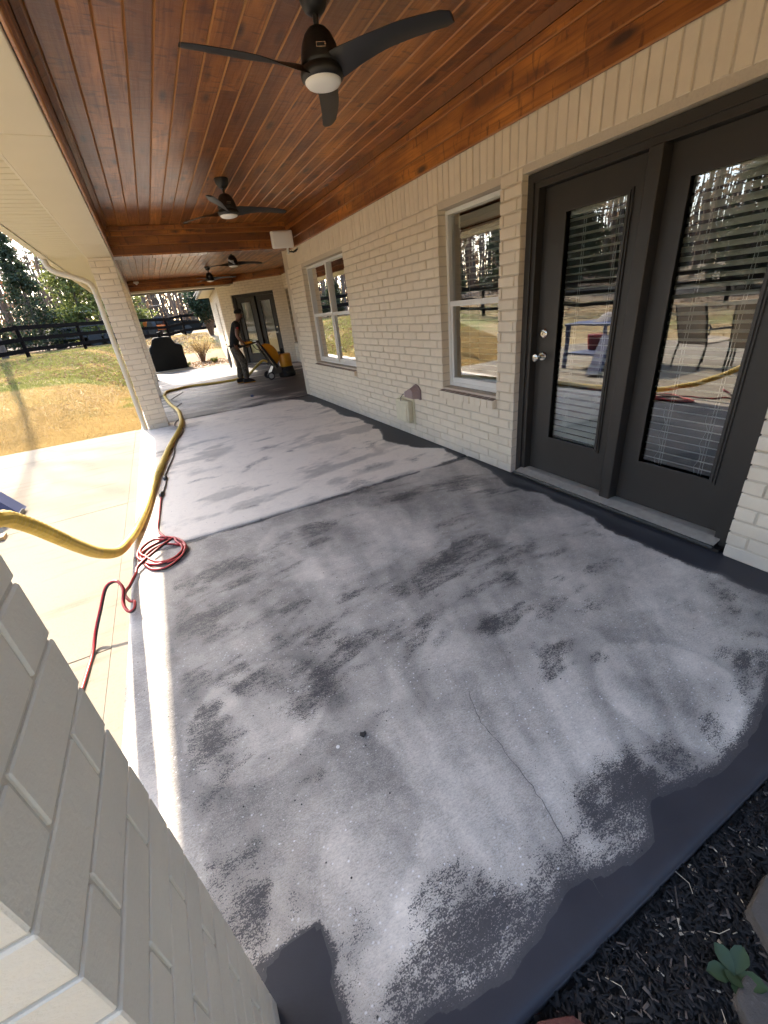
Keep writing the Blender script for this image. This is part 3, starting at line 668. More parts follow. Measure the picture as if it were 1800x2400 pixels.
def double_door(org, ang, op, near=True):
    u0, u1, z0, z1 = op; th = .055; f = .085
    mb = MB(); mb.box(u0, u0+f, -.20, -.07, 0, z1); mb.box(u1-f, u1, -.20, -.07, 0, z1); mb.box(u0+f, u1-f, -.20, -.07, z1-f, z1)
    mb.box(u0, u0+.05, -.07, -.055, 0, z1); mb.box(u1-.05, u1, -.07, -.055, 0, z1); mb.box(u0+.05, u1-.05, -.07, -.055, z1-.05, z1)
    dr = mb.build('double_door', M['bronze'], house, (*org, 0), ang); um = 1.684 if near else (u0+u1)/2
    MB().cbox(um-.038, um+.038, -.19, -.052, th, z1-f, .004).build('mullion', M['bronze'], dr)
    st = MB(); st.box(um-.048, um-.038, -.155, -.13, th, z1-f); st.box(um+.038, um+.048, -.155, -.13, th, z1-f); st.box(u0+f, u0+f+.012, -.155, -.13, th, z1-f); st.box(u1-f-.012, u1-f, -.155, -.13, th, z1-f); st.build('door_stop', M['bronze_dark'], dr)
    mb = MB(); mb._add([(u0+.05,-.2,th),(u1-.05,-.2,th),(u1-.05,-.075,th),(u0+.05,-.075,th),(u0+.05,.005,th-.022),(u1-.05,.005,th-.022),(u0+.05,.005,th-.034),(u1-.05,.005,th-.034)], [(0,1,2,3)[::-1],(3,2,5,4)[::-1],(4,5,7,6)[::-1]])
    mb.build('threshold', M['alum'], dr); MB().box(u0+.05, u1-.05, -.001, .008, th-.036, th-.020).build('threshold_nosing', M['chrome'], dr)
    MB().box(u0+.02, u1-.02, -.2, -.004, -.05, th-.035).build('threshold_base', M['bronze_dark'], dr)
    if near:
        door_leaf(dr, u0+f+.012, um-.045, th+.006, z1-f-.004, -.125, False, tilt=lambda t: 17+14*t, gl=(1.086, 1.535))
        door_leaf(dr, um+.045, u1-f-.012, th+.006, z1-f-.004, -.125, False, gl=(1.830, 2.276), tilt=lambda t: (55 if t < .05 else (-26+30*t if t < .45 else 9)))
        k = u1-f-.012-.062; y = -.125; z = .97
        o = MB().lathe([(.034, 0), (.034, .006), (.028, .012), (.012, .014), (.012, .045), (.024, .055), (.030, .068), (.026, .082), (.010, .088)], (k, y, z-.01), 20, 'y').build('knob', M['chrome'], dr); smooth_angle(o)
        o = MB().lathe([(.034, 0), (.034, .010), (.026, .016), (.018, .017)], (k, y, z+.15), 20, 'y').build('deadbolt', M['chrome'], dr); smooth_angle(o)
        MB().box(k-.002, k+.002, y+.0172, y+.018, z+.142, z+.158).build('keyhole', M['black_metal'], dr)
    else:
        door_leaf(dr, u0+f+.012, um-.055, th+.006, z1-f-.004, -.125, True, True, tilt=lambda t: 58)
        door_leaf(dr, um+.055, u1-f-.012, th+.006, z1-f-.004, -.125, False, True, tilt=lambda t: 74)
double_door((WX, 0), R(90), DO, True)
double_door((AX, AY), R(135), FD, False)
# dark rooms behind the glass
def room(x0, x1, y0, y1, z1=2.6):
    mb = MB(); mb._add([(x0,y0,-.02),(x1,y0,-.02),(x1,y1,-.02),(x0,y1,-.02),(x0,y0,z1),(x1,y0,z1),(x1,y1,z1),(x0,y1,z1)], [(0,1,2,3),(7,6,5,4),(4,5,1,0),(5,6,2,1),(6,7,3,2)]); mb.build('room', M['interior'], house)
room(WX+.245, 6.5, -1.5, 7.9); room(4.45, 9, 8.0, 14.5)
r2 = MB(); r2.prism([(4.5,14.9,0),(7.5,14.9,0),(7.5,22.5,0),(3.25,22.5,0),(2.75,16.75,0)], (0,0,2.6)); r2.build('room', M['interior'], house)
# door bell style box on the mullion reveal by the far door
hw = MB(); hw.prism([(WX+.03, -1.6, 2.86), (6.7, -1.6, 2.86), (6.7, -1.6, 4.6)], (0, 17.5, 0)); hw.build('roof', M['roof_shingle'], house)
wr = MB(); wr.prism([(2.0, 16.0, 2.63), (2.35, 23.2, 2.63), (6, 23.2, 4.2), (6, 16, 4.2)], (0, 0, .06)); wr.build('roof', M['roof_shingle'], house)
wf = MB(); wf.prism([(1.98, 16.9, 2.50), (2.42, 23.3, 2.50), (2.50, 23.3, 2.50), (2.06, 16.9, 2.50)], (0, 0, .12)); wf.build('gutter', M['grey_metal'], house)
ws = MB(); ws.prism([(2.06, 16.9, 2.535), (2.50, 23.3, 2.535), (3.05, 23.3, 2.535), (2.52, 16.9, 2.535)], (0, 0, .02)); ws.build('soffit', M['beige_soffit'], house)
# ================================================================== COLUMNS
def column(x0, x1, y0, y1, ztop, label, zb=0.0, ins=.007, tight=0):
    c = tag(empty('brick_column', ((x0+x1)/2, (y0+y1)/2, zb)), label, 'column', 'brick porch columns')
    hx, hy = (x1-x0)/2, (y1-y0)/2; H = ztop-zb
    MB().box(-hx+ins, hx-ins, -hy+ins, hy-ins, -.05, H).build('mortar_core', M['mortar'], c)
    n = int(H/CO); d = .07; rd = random.Random(int(y0*31)+5)
    for k in range(n):
        z = (k+.5)*CO; sz = 1.0; flip = k % 2
        # pinwheel of four bricks per course
        if flip: L = [(-hx, hx-d-.01, -hy, -hy+d, 180), (hx-d, hx, -hy, hy-d-.01, -90), (-hx+d+.01, hx, hy-d, hy, 0), (-hx, -hx+d, -hy+d+.01, hy, 90)]
        else: L = [(-hx+d+.01, hx, -hy, -hy+d, 180), (hx-d, hx, -hy+d+.01, hy, -90), (-hx, hx-d-.01, hy-d, hy, 0), (-hx, -hx+d, -hy, hy-d-.01, 90)]
        for (a, b, e, f_, an) in L:
            if tight:
                if an in (0, 180): a, b = (a-.0035 if a > -hx+.01 else a), (b+.0035 if b < hx-.01 else b)
                else: e, f_ = (e-.0035 if e > -hy+.01 else e), (f_+.0035 if f_ < hy-.01 else f_)
            ln = (b-a) if an in (0, 180) else (f_-e)
            o = place(c, 'brick', rd.choice(BRT if tight else BRF), (a+b)/2+rd.uniform(-.002, .002)*(1-.9*tight), (e+f_)/2+rd.uniform(-.002, .002)*(1-.9*tight), z, ln/.244, d/.10, 1.06 if tight else sz, R(an))
    if H-n*CO > .012: MB().cbox(-hx+.002, hx-.002, -hy+.002, hy-.002, n*CO+.004, H, .006).build('top_course', M['brick'], c)
    return c
column(-.436, -.135, 7.68, 7.98, BEAMZ, 'cream painted brick column with the downspout strapped to it')
column(-.436, -.135, 11.55, 11.85, BEAMZ, 'cream brick column half hidden behind the one with the downspout')
column(-.43, -.13, 15.45, 15.75, 2.48, 'farthest slim cream brick column, next to the covered grill')
column(-.49, -.19, .24, .49, BEAMZ, 'shaded brick column filling the lower left foreground', 0.0, .0036, 1)

# ================================================================== CEILING, BEAMS
roof = tag(empty('porch_ceiling'), 'stained knotty pine plank ceiling over the porch', kind='structure')
def board_mesh(wd, ln, ch=.007, th=.018):        # plank hanging below z=0, long axis Y, face down
    h = wd/2; l = ln/2; mb = MB()
    prof = [(-h, 0), (-h, -th+ch), (-h+ch, -th), (h-ch, -th), (h, -th+ch), (h, 0)]
    mb.prism([(x, -l, z) for x, z in prof], (0, ln, 0)); mb.m[3] = 1; mb.m[5] = 1; return mb.mesh('ceiling_board', [M['wood'], M['groove']])
_bm = {}
def board(par, name, cx, cy, z, wd, ln, rot=(0,0,0)):
    k = (round(wd, 3), round(ln, 2))
    if k not in _bm: _bm[k] = board_mesh(wd, ln)
    o = bpy.data.objects.new(name, _bm[k]); COL.objects.link(o); o.parent = par; o.location = (cx, cy, z); o.rotation_euler = rot; return o
PIT = .1309; rd = random.Random(3)
def plank_field(x0, x1, y0, y1, z, first):
    x = first
    while x > x0+.001: x -= PIT
    while x < x1-.005:
        a, b = max(x, x0), min(x+PIT, x1)
        if b-a > .02:
            cuts = [y0]; y = y0+rd.choice([1.2, 2.0, 2.8, 3.4, 4.1])
            while y < y1-.7: cuts.append(y); y += rd.choice([2.4, 3.0, 3.7])
            cuts.append(y1)
            for i in range(len(cuts)-1):
                ln = cuts[i+1]-cuts[i]-.0006
                board(roof, 'ceiling_board', (a+b)/2, (cuts[i]+cuts[i+1])/2, z+.018, b-a-.0012, ln)
        x += PIT
plank_field(-.135, WX-.02, .20, 7.70, CEIL, -.062)
plank_field(-.135, 2.2, 8.0, 15.5, CEIL, -.062)
plank_field(2.2, 4.2, 8.0, 15.45, CEIL, 2.2)
MB().box(-.44, 4.6, .15, 16.9, CEIL+.019, CEIL+.06).build('ceiling_deck', M['groove'], roof)
# wood casing along the house wall: three boards high plus a cove, facing the porch
def vcasing(par, x, y0, y1, zs, face=-1, name='casing_board'):
    for i in range(len(zs)-1):
        wd = zs[i+1]-zs[i]-.0012; ln = 3.4; y = y0; k = 0
        while y < y1-.01:
            e = min(y1, y+(ln if k else 1.2+.7*i))
            if y1-e < .5: e = y1
            board(par, name, x, (y+e)/2, (zs[i]+zs[i+1])/2, wd, e-y-.0006, (0, R(90) if face < 0 else R(-90), 0)); y = e; k += 1
ZC = [2.372, 2.495, 2.640, 2.700]
vcasing(roof, WX-.012, .2, 7.70, ZC)
MB().prism([(WX-.03, .2, 2.70), (WX-.045, .2, CEIL-.002), (WX-.001, .2, CEIL-.002), (WX-.001, .2, 2.70)], (0, 7.5, 0)).build('cove_trim', M['wood'], roof)
vcasing(roof, 4.2-.012, 8.0, 14.6, [2.59, 2.76])
for k in range(2):
    u0 = .0+1.0*k; bo = board(roof, 'casing_board', AX-.7071*(u0+.5)-.008, AY+.7071*(u0+.5)-.008, 2.675, .17, 1.0)
    bo.rotation_euler = (Matrix.Rotation(R(45), 3, 'Z') @ Matrix.Rotation(R(90), 3, 'Y')).to_euler()
mb = MB(); mb.prism([(4.22, 14.55, 2.57), (4.6, 14.6, 2.57), (2.9, 17.0, 2.57), (2.3, 16.5, 2.57)], (0, 0, .28)); mb.build('ceiling_deck', M['groove'], roof)
def hboards(par, x0, x1, y, zs, face, name='casing_board', wd_y=0):      # boards across the porch on a beam face
    for i in range(len(zs)-1):
        cuts = [x0, x0+(x1-x0)*rd.uniform(.3, .7), x1]
        for a, b in zip(cuts[:-1], cuts[1:]):
            o = board(par, name, (a+b)/2, y, (zs[i]+zs[i+1])/2, zs[i+1]-zs[i]-.0012, b-a-.0006)
            # long axis Y -> X ; face (-z) -> -y*face
            mx = Matrix(((0, 1, 0), (0, 0, 1), (1, 0, 0))) if face < 0 else Matrix(((0, -1, 0), (0, 0, -1), (1, 0, 0)))
            o.rotation_euler = mx.to_euler()
beam = tag(empty('cross_beam', (1.15, 7.85, BEAMZ)), 'stained pine cross beam spanning the porch at the brick column', 'beam')
beam.location = (0, 0, 0)
ZB = [BEAMZ+.012, BEAMZ+.125, BEAMZ+.235, BEAMZ+.30, CEIL]
hboards(beam, -.135, WX-.03, 7.712, ZB, -1); hboards(beam, -.135, 4.2, 7.988, ZB, 1)
MB().box(-.13, WX-.02, 7.722, 7.978, BEAMZ+.02, CEIL).build('beam_core', M['groove'], beam)
k = -.13
while k < WX-.05:
    MB().cbox(k, min(k+.127, WX-.03), 7.70, 8.0, BEAMZ, BEAMZ+.018, .004).build('soffit_board', M['wood'], beam); k += .129
fb = tag(empty('cross_beam'), 'stained pine beam closing the far end of the porch above the grill', 'beam')
hboards(fb, -.135, 2.83, 15.46, [2.50, 2.60, 2.69, 2.76], -1)
MB().box(-.135, 2.8, 15.47, 15.75, 2.50, CEIL).build('beam_core', M['groove'], fb)
MB().box(-.45, 2.75, 15.44, 15.78, 2.455, 2.497).build('beam_trim', M['beige_trim'], fb)
# roof end and eaves beyond the far beam
# outer beam wrapped in beige metal with its pine lining
ob = tag(empty('eave_beam', (-.285, 8, BEAMZ)), 'long beige wrapped beam on top of the brick columns', 'beam'); ob.location = (0, 0, 0)
for a, b in ((.2, 3.3), (3.302, 6.6), (6.602, 10.0), (10.002, 13.2), (13.202, 15.45)):
    MB().cbox(-.436, -.137, a, b, BEAMZ, CEIL, .006).build('beam_wrap', M['beige_trim'], ob)
for (zc, wd) in ((2.47, .136), (2.61, .136), (2.715, .07)):
    for a, b in ((.2, 2.9), (2.9, 5.6), (5.6, 7.70), (8.0, 11.2), (11.2, 15.4)):
        board(ob, 'lining_board', -.131, (a+b)/2, zc, wd, b-a-.001, (0, R(-90), 0))
MB().prism([(-.108, .2, 2.752), (-.108, .2, 2.722), (-.075, .2, 2.742), (-.075, .2, 2.752)], (0, 7.5, 0)).build('cove_trim', M['wood'], ob)
MB().box(-.45, -.436, .2, 15.6, BEAMZ+.004, BEAMZ+.04).build('j_channel', M['gutter'], ob)
nb = tag(empty('end_beam'), 'beige wrapped beam across the near end of the porch', 'beam')
MB().cbox(-.19, WX-.01, -.06, .19, BEAMZ+.01, CEIL+.05, .006).build('beam_wrap', M['beige_trim'], nb)
# vented soffit: one panel strip after another
sf = tag(empty('eave_soffit', (-.65, 8, 2.42)), 'ribbed beige vinyl soffit under the roof eave', 'soffit'); sf.location = (0, 0, 0)
pm = MB(); p0 = .1265
pm._add([(-.88,0,0),(-.445,0,0),(-.445,p0-.012,0),(-.88,p0-.012,0),(-.445,p0-.010,.009),(-.88,p0-.010,.009),(-.445,p0-.002,.009),(-.88,p0-.002,.009),(-.445,p0,0),(-.88,p0,0)],
        [(0,3,2,1),(3,5,4,2),(5,7,6,4),(7,9,8,6)])
pme = pm.mesh('soffit_panel', M['beige_soffit']); y = -.1
while y < 16.8: place(sf, 'soffit_panel', pme, 0, y, 2.425, 1, 1, 1); y += p0
MB().box(-.90, -.44, -.12, 16.9, 2.436, 2.46).build('soffit_backing', M['beige_soffit'], sf)
gt = tag(empty('gutter', (-.93, 8, 2.42)), 'beige aluminium gutter and fascia along the eave', 'gutter'); gt.location = (0, 0, 0)
MB().box(-.896, -.884, -.15, 16.95, 2.415, 2.60).build('fascia', M['gutter'], gt)
MB().prism([(-.902, -.15, 2.425), (-.965, -.15, 2.425), (-.995, -.15, 2.47), (-.995, -.15, 2.53), (-1.005, -.15, 2.545), (-.902, -.15, 2.545)], (0, 17.1, 0)).build('trough', M['gutter'], gt)
ds = tag(empty('downspout', (-.49, 7.83, 0)), 'beige corrugated downspout bending from the gutter to the column', 'downspout'); ds.location = (0, 0, 0)
pth = [(-.945, 7.80, 2.44), (-.945, 7.80, 2.39), (-.935, 7.80, 2.345), (-.90, 7.80, 2.295), (-.85, 7.80, 2.262), (-.70, 7.80, 2.205), (-.57, 7.80, 2.150), (-.525, 7.80, 2.115), (-.498, 7.80, 2.06), (-.490, 7.80, 2.0)]
P = []
for i in range(len(pth)-1):
    for t in np.linspace(0, 1, 7)[:-1]: P.append(Vector(pth[i]).lerp(Vector(pth[i+1]), t))
P.append(Vector(pth[-1])); o = MB().tube(P, [.046+(.0025 if i % 2 else 0) for i in range(len(P))], 14, True, 0, .8).build('elbow', M['gutter'], ds); smooth_angle(o, 60)
o = MB().tube([(-.490, 7.80, 2.02), (-.489, 7.80, .45)], .044, 14, True, 0, .82).build('pipe', M['gutter'], ds); smooth_angle(o, 60)
o = MB().tube([(-.489, 7.80, .47), (-.489, 7.80, .0), (-.50, 7.78, -.04)], .047, 14, True, 0, .82).build('pipe', M['gutter'], ds); smooth_angle(o, 60)
# roof over the porch
pr = tag(empty('porch_roof'), 'shingled porch roof above the plank ceiling', 'roof')
MB().prism([(-1.0, -.15, 2.56), (-.40, -.15, 2.86), (WX+.5, -.15, 3.6), (WX+.5, -.15, 3.68), (-.42, -.15, 2.93), (-1.03, -.15, 2.62)], (0, 17.15, 0)).build('shingles', M['roof_shingle'], pr)
MB().box(-.9, 2.9, 15.80, 17.0, 2.53, 2.56).build('end_soffit', M['beige_soffit'], pr)
MB().box(-.9, 2.9, 17.0, 17.08, 2.48, 2.66).build('end_fascia', M['grey_metal'], pr)
MB().box(WX-.02, 4.6, 7.9, 17.0, 2.83, 2.88).build('roof_deck', M['roof_shingle'], pr)

# ================================================================== CEILING FANS
def make_fan():
    t = empty('ceiling_fan')
    o = MB().lathe([(.070, 0), (.070, -.012), (.066, -.035), (.050, -.068), (.030, -.082), (.012, -.085)], seg=28).build('canopy', M['fan_black'], t); smooth_angle(o, 40)
    o = MB().lathe([(.016, -.075), (.0125, -.085), (.0125, -.135), (.020, -.14)], seg=16).build('downrod', M['fan_black'], t); smooth_angle(o, 40)
    o = MB().lathe([(.028, -.128), (.045, -.134), (.066, -.155), (.084, -.19), (.093, -.225), (.096, -.252), (.094, -.262), (.090, -.268)], seg=36).build('motor_housing', M['fan_black'], t); smooth_angle(o, 50)
    o = MB().lathe([(.085, -.262), (.100, -.272), (.108, -.290), (.104, -.308), (.092, -.318), (.088, -.316)], seg=36).build('hub', M['fan_black'], t); smooth_angle(o, 60)
    o = MB().lathe([(.090, -.312), (.089, -.322), (.080, -.332), (.055, -.340), (.02, -.344), (.002, -.344)], seg=36).build('light_lens', M['lens'], t); smooth_angle(o, 60)
    pl = MB().box(-.022, .022, -.0985, -.094, -.232, -.214).build('name_plate', M['chrome'], t)
    MB().box(-.019, .019, -.0995, -.0984, -.229, -.217).build('name_plate_face', M['fan_black'], pl)
    for k in range(3):
        # blade: broad at root where it melts into the hub, twisted
        st = []; N = 16
        for i in range(N+1):
            s = i/N; r = .07+s*.595
            wd = (.012*(1-sstep(0, .25, s))+.046+.010*math.sin(min(1, s*1.1)*math.pi))
            if s > .93: wd *= 1-.35*((s-.93)/.07)**2
            pitch = R(-(22*(1-sstep(.05, .5, s))+12)); sweep = -.014*math.sin(s*math.pi)+.022*s*s
            zc = -.280+.014*math.sin(s*3)
            st.append((r, wd, float(pitch), sweep, zc))
        vs = []
        for r, wd, pt, sw, zc in st:
            for q in (-1, -.5, 0, .5, 1):
                w_ = wd*q; z = zc+w_*math.sin(pt); y = sw+w_*math.cos(pt); th = .006*(1-q*q)+.0015
                vs.append((r, y, z+th))
            for q in (1, .5, 0, -.5, -1):
                w_ = wd*q; z = zc+w_*math.sin(pt); y = sw+w_*math.cos(pt); th = .006*(1-q*q)+.0015
                vs.append((r, y, z-th))
        fs = [(i*10+j, i*10+(j+1) % 10, (i+1)*10+(j+1) % 10, (i+1)*10+j) for i in range(N) for j in range(10)]
        fs += [tuple(range(10))[::-1], tuple(N*10+j for j in range(10))]
        mb = MB(); mb._add(vs, fs); o = mb.build('blade', M['fan_black'], t, None, R(120)*k); smooth_angle(o, 50)
    return t
fan = make_fan()
FANS = [(1.128, 2.56, 64, 'nearest dark three-blade ceiling fan, above the double door'), (1.128, 5.48, 5, 'second dark ceiling fan, hanging before the pine cross beam'),
        (1.95, 10.1, 15, 'third small dark ceiling fan, seen just under the cross beam'), (1.85, 13.1, 350, 'farthest small dark ceiling fan, before the far end beam')]
for i, (x, y, a, lb) in enumerate(FANS):
    f = fan if i == 0 else copy_tree(fan)
    f.location = (x, y, CEIL); f.rotation_euler = (0, 0, R(a)); tag(f, lb, 'ceiling fan', 'porch ceiling fans')
for c in fan.children:
    if c.name.startswith('name_plate'): c.rotation_euler = (0, 0, R(-64-18))

# ================================================================== WALL FITTINGS
sp = tag(empty('speaker', (2.20, 7.26, 2.462), R(-8)), 'white outdoor speaker box hung at the wall corner by the beam', 'speaker')
mb = MB(); bm = bmesh.new(); bmesh.ops.create_cube(bm, size=1); bmesh.ops.scale(bm, vec=(.31, .20, .225), verts=bm.verts)
bmesh.ops.bevel(bm, geom=bm.edges[:], offset=.022, segments=3, affect='EDGES', profile=.5); bm.verts.index_update()
mb._add([v.co[:] for v in bm.verts], [[v.index for v in f.verts] for f in bm.faces]); bm.free()
o = mb.build('cabinet', M['white_plastic'], sp); smooth_angle(o, 50); o.rotation_euler = (R(8), 0, 0)
mb = MB(); mb.box(-.06, -.05, .05, .09, .10, .12); mb.box(.05, .06, .05, .09, .10, .12); mb.build('bracket_tab', M['white_plastic'], sp)
mb = MB(); mb.tube([(.08, .05, -.09), (.09, .08, -.15), (.16, .10, -.16), (.235, .12, -.12)], .012, 8); mb.build('bracket_arm', M['black_metal'], sp)
MB().cbox(.055, .085, .03, .06, -.19, -.10, .004).build('junction_box', M['white_plastic'], sp)
mb = MB(); mb.tube([(.09, .02, -.10), (.12, .0, -.16), (.19, .02, -.17), (.23, .1, -.10)], .004, 6); mb.build('cable', M['cord_black'], sp)

ob_ = tag(empty('outlet_cover', (WX, 4.27, .29)), 'pale weatherproof outlet box on the brick wall near floor', 'outlet cover')
mb = MB(); bm = bmesh.new(); bmesh.ops.create_cube(bm, size=1); bmesh.ops.scale(bm, vec=(.075, .29, .255), verts=bm.verts)
bmesh.ops.bevel(bm, geom=bm.edges[:], offset=.016, segments=3, affect='EDGES', profile=.5); bm.verts.index_update()
mb._add([(v.co.x-.043, v.co.y, v.co.z) for v in bm.verts], [[v.index for v in f.verts] for f in bm.faces]); bm.free()
o = mb.build('box', M['caulk'], ob_); smooth_angle(o, 50)
MB().cbox(-.09, -.078, -.12, .12, -.105, .105, .005).build('lid', M['caulk'], ob_)
MB().box(-.012, .004, -.165, .165, -.145, .145).build('backplate', M['caulk'], ob_)
vc = tag(empty('vent_hood', (WX, 4.06, .51)), 'mauve brown plastic vent hood above the outlet box', 'vent hood')
o = MB()
o.prism([(0, -.115, -.06), (0, -.115, .045), (0, -.075, .085), (0, -.02, .10), (0, .115, .03), (0, .115, -.03)], (-.02, 0, 0)); o.build('flange', M['brown_cap'], vc)
o = MB(); o._add([(-.02,-.105,-.05),(-.02,-.105,.04),(-.02,-.06,.078),(-.02,-.02,.088),(-.02,.10,.025),(-.02,.10,-.03),(-.085,-.06,-.045),(-.085,-.06,.03),(-.085,-.04,.05),(-.085,-.0,.055),(-.10,.085,.02),(-.10,.085,-.035)],
  [(0,1,7,6),(1,2,8,7),(2,3,9,8),(3,4,10,9),(4,5,11,10),(5,0,6,11),(6,7,8,9,10,11)]); o.build('hood', M['brown_cap'], vc)
o = MB().lathe([(.030, 0), (.030, .012), (.016, .014)], (-.06, .098, -.005), 16, 'y'); o.build('spout_ring', M['white_plastic'], vc)
o = MB().tube([(-.06, .10, -.005), (-.08, .16, -.02), (-.085, .20, -.06), (-.08, .215, -.10)], .004, 6); o.build('cable', M['cord_black'], vc)
cm = tag(empty('security_camera', (.12, 15.40, 2.70)), 'little white security camera on the far pine beam', 'security camera')
MB().cbox(-.07, .07, -.04, .03, -.01, .05, .012).build('body', M['white_plastic'], cm)
MB().lathe([(.03, -.01), (.028, -.03), (.015, -.045), (.002, -.05)], (0, 0, 0), 14).build('lens', M['white_plastic'], cm)
# ================================================================== HOSE, CORDS
def catmull(P, n=10):
    P = [Vector(p) for p in P]; Q = []
    for i in range(len(P)-1):
        a, b, c, d = P[max(i-1,0)], P[i], P[i+1], P[min(i+2,len(P)-1)]
        for k in range(n):
            t = k/n; Q.append(.5*((2*b)+(-a+c)*t+(2*a-5*b+4*c-d)*t*t+(-a+3*b-3*c+d)*t**3))
    Q.append(P[-1]); return Q
HG = [(2.62,11.75,.34),(2.50,11.9,.42),(2.32,12.0,.30),(2.05,12.1,.10),(1.63,12.15,.03),(1.10,12.2,.03),(.57,12.4,.03),(.24,12.2,.03),(.01,12.05,.03),(-.08,11.5,.03),(-.067,10.65,.03),(-.004,9.67,.03),(.075,8.89,.03),(.075,8.1,.03),(.048,7.5,.03),(-.045,6.87,.03),(-.154,6.285,.03),(-.236,5.78,.03),(-.317,5.21,.03),(-.375,4.80,.03),(-.463,3.98,.03),(-.525,3.55,.035),(-.575,3.27,.06),(-.587,2.882,.176),(-.597,2.529,.356),(-.611,2.311,.511),(-.626,2.131,.66),(-.636,2.018,.755),(-.643,1.91,.834),(-.647,1.796,.896),(-.66,1.6,.94),(-.72,1.2,.93),(-.95,.6,.80),(-1.35,.1,.62),(-1.5,-.1,.55)]
Q = catmull(HG, 26); QQ = [Q[0]]
for q in Q[1:]:
    if (q-QQ[-1]).length > .0125: QQ.append(q)
rad = [.0275+(.0042 if i % 2 else 0) for i in range(len(QQ))]
hz = MB().tube(QQ, rad, 12).build('vacuum_hose', M['hose_yellow']); tag(hz, 'yellow corrugated vacuum hose snaking along the slab edge', 'hose'); smooth_angle(hz, 25)
cf_ = MB()
for i in (60, ): pass
CB = [(.30,12.0,.008),(.33,11.6,.008),(.2,11.2,.008),(.02,10.6,.008),(.12,10.2,.008),(.2,9.9,.008),(.05,9.4,.008),(.0,8.8,.008),(.11,8.3,.008),(-.02,7.9,.008),(-.05,7.55,.008),(.05,7.25,.008),(.02,6.9,.008),(-.07,6.5,.008),(-.13,6.1,.008),(-.16,5.7,.008),(-.24,5.2,.008),(-.285,4.9,.008),(-.29,4.62,.010),(-.33,4.3,.010)]
bc = tag(MB().tube(catmull(CB, 8), .0075, 8).build('extension_cord', M['cord_black'], None, None, 0, True), 'thin black power cord lying beside the yellow hose', 'cord')
for p, q in (((-.287,4.88,.014),(-.288,4.72,.014)), ((-.325,4.36,.014),(-.345,4.22,.014))):
    d = Vector(q)-Vector(p); mb = MB().tube([p, Vector(p)+d*.3, Vector(p)+d*.35, Vector(p)+d*.65, Vector(p)+d*.7, q], [.013, .019, .023, .023, .018, .012], 10); mb.build('plug', M['cord_black'], bc, None, 0, True)
CR = [(-.345,4.22,.010),(-.36,3.95,.008),(-.375,3.7,.008),(-.385,3.45,.012)]
coil = list(CR); n = 46
for i in range(n):
    t = i/n*4.0*2*math.pi+1.4; wob = .012*math.sin(i*1.7); r = .118+.030*math.sin(i*.37+.5)+.012*math.sin(i*1.1)
    coil.append((-.36+r*1.25*math.cos(t)+.030*math.sin(i*.21), 3.03+r*1.55*math.sin(t)+wob+.03*math.sin(i*.33), .010+.013*(1+math.sin(t*.5+.6))*(.3+.7*(i/n))+.004*math.sin(i)))
coil += [(-.50,2.92,.03),(-.53,2.80,.025),(-.56,2.66,.03),(-.575,2.55,.05)]
coil += [(-.545,2.44,.055),(-.515,2.40,.06),(-.52,2.34,.05),(-.55,2.345,.045),(-.573,2.42,.06),(-.565,2.52,.10),(-.60,2.60,.12),(-.66,2.60,.10),(-.71,2.50,.02),(-.755,2.42,-.06),(-.775,2.30,-.108),(-.79,2.12,-.110),(-.80,2.0,-.110),(-.83,1.6,-.110),(-1.0,1.1,-.110),(-1.3,.6,-.110)]
Q = catmull(coil, 7); rc = MB().tube(Q, .0085, 8).build('extension_cord', M['cord_red'], None, None, 0, True)
tag(rc, 'red and black extension cord coiled at the slab edge', 'cord')
st = MB(); o2 = [q+Vector((.0035, -.0045, -.003)) for q in Q]; st.tube(o2, .0072, 6).build('black_stripe', M['cord_black'], rc, None, 0, True)
# ================================================================== GRINDER
gd = tag(empty('floor_grinder', (2.7, 11.35, 0)), 'yellow walk-behind floor grinder with black skirt and wheels', 'floor grinder')
def gb(mb, name, mat, sm=True, par=None):
    o = mb.build(name, M[mat], par or gd)
    if sm: smooth_angle(o, 40)
    return o
gb(MB().lathe([(.205, .004), (.215, .02), (.215, .10), (.200, .115), (.200, .15), (.185, .16), (.185, .235), (.165, .25)], (.24, 0, 0), 28), 'drum_skirt', 'rubber')
gb(MB().lathe([(.160, .25), (.163, .27), (.160, .53), (.150, .555), (.10, .57), (.03, .572)], (.25, 0, 0), 28), 'tank', 'machine_yellow')
gb(MB().lathe([(.06, .57), (.06, .60), (.035, .62), (.035, .66), (.05, .665), (.05, .69), (.02, .70)], (.20, 0, 0), 16), 'tank_cap', 'rubber')
prof = [(-.30,.83),(-.20,.865),(-.10,.84),(.0,.76),(.06,.66),(.085,.54),(.06,.40),(.0,.345),(-.10,.40),(-.22,.62),(-.30,.76)]
bm = bmesh.new(); a = [bm.verts.new((x, -.13, z)) for x, z in prof]; b = [bm.verts.new((x, .13, z)) for x, z in prof]; n = len(prof)
bm.faces.new(a); bm.faces.new(b[::-1])
for i in range(n): bm.faces.new((a[i], b[i], b[(i+1) % n], a[(i+1) % n]))
bmesh.ops.recalc_face_normals(bm, faces=bm.faces); bmesh.ops.bevel(bm, geom=[e for e in bm.edges], offset=.022, segments=2, affect='EDGES', profile=.5)
me = bpy.data.meshes.new('body_shell'); bm.to_mesh(me); bm.free(); me.materials.append(M['machine_yellow']); smooth_angle(link('body_shell', me, gd), 40)
mb = MB()
for y in (-.15, .15): mb.box(-.01, .01, y-.012, y+.012, 0, .0)
for y in (-.155, .155): mb.prism([(-.40,y-.014,.88),(-.36,y-.014,.93),(.02,y-.014,.28),(-.04,y-.014,.25)], (0,.028,0))
gb(mb, 'side_frame', 'black_metal', False)
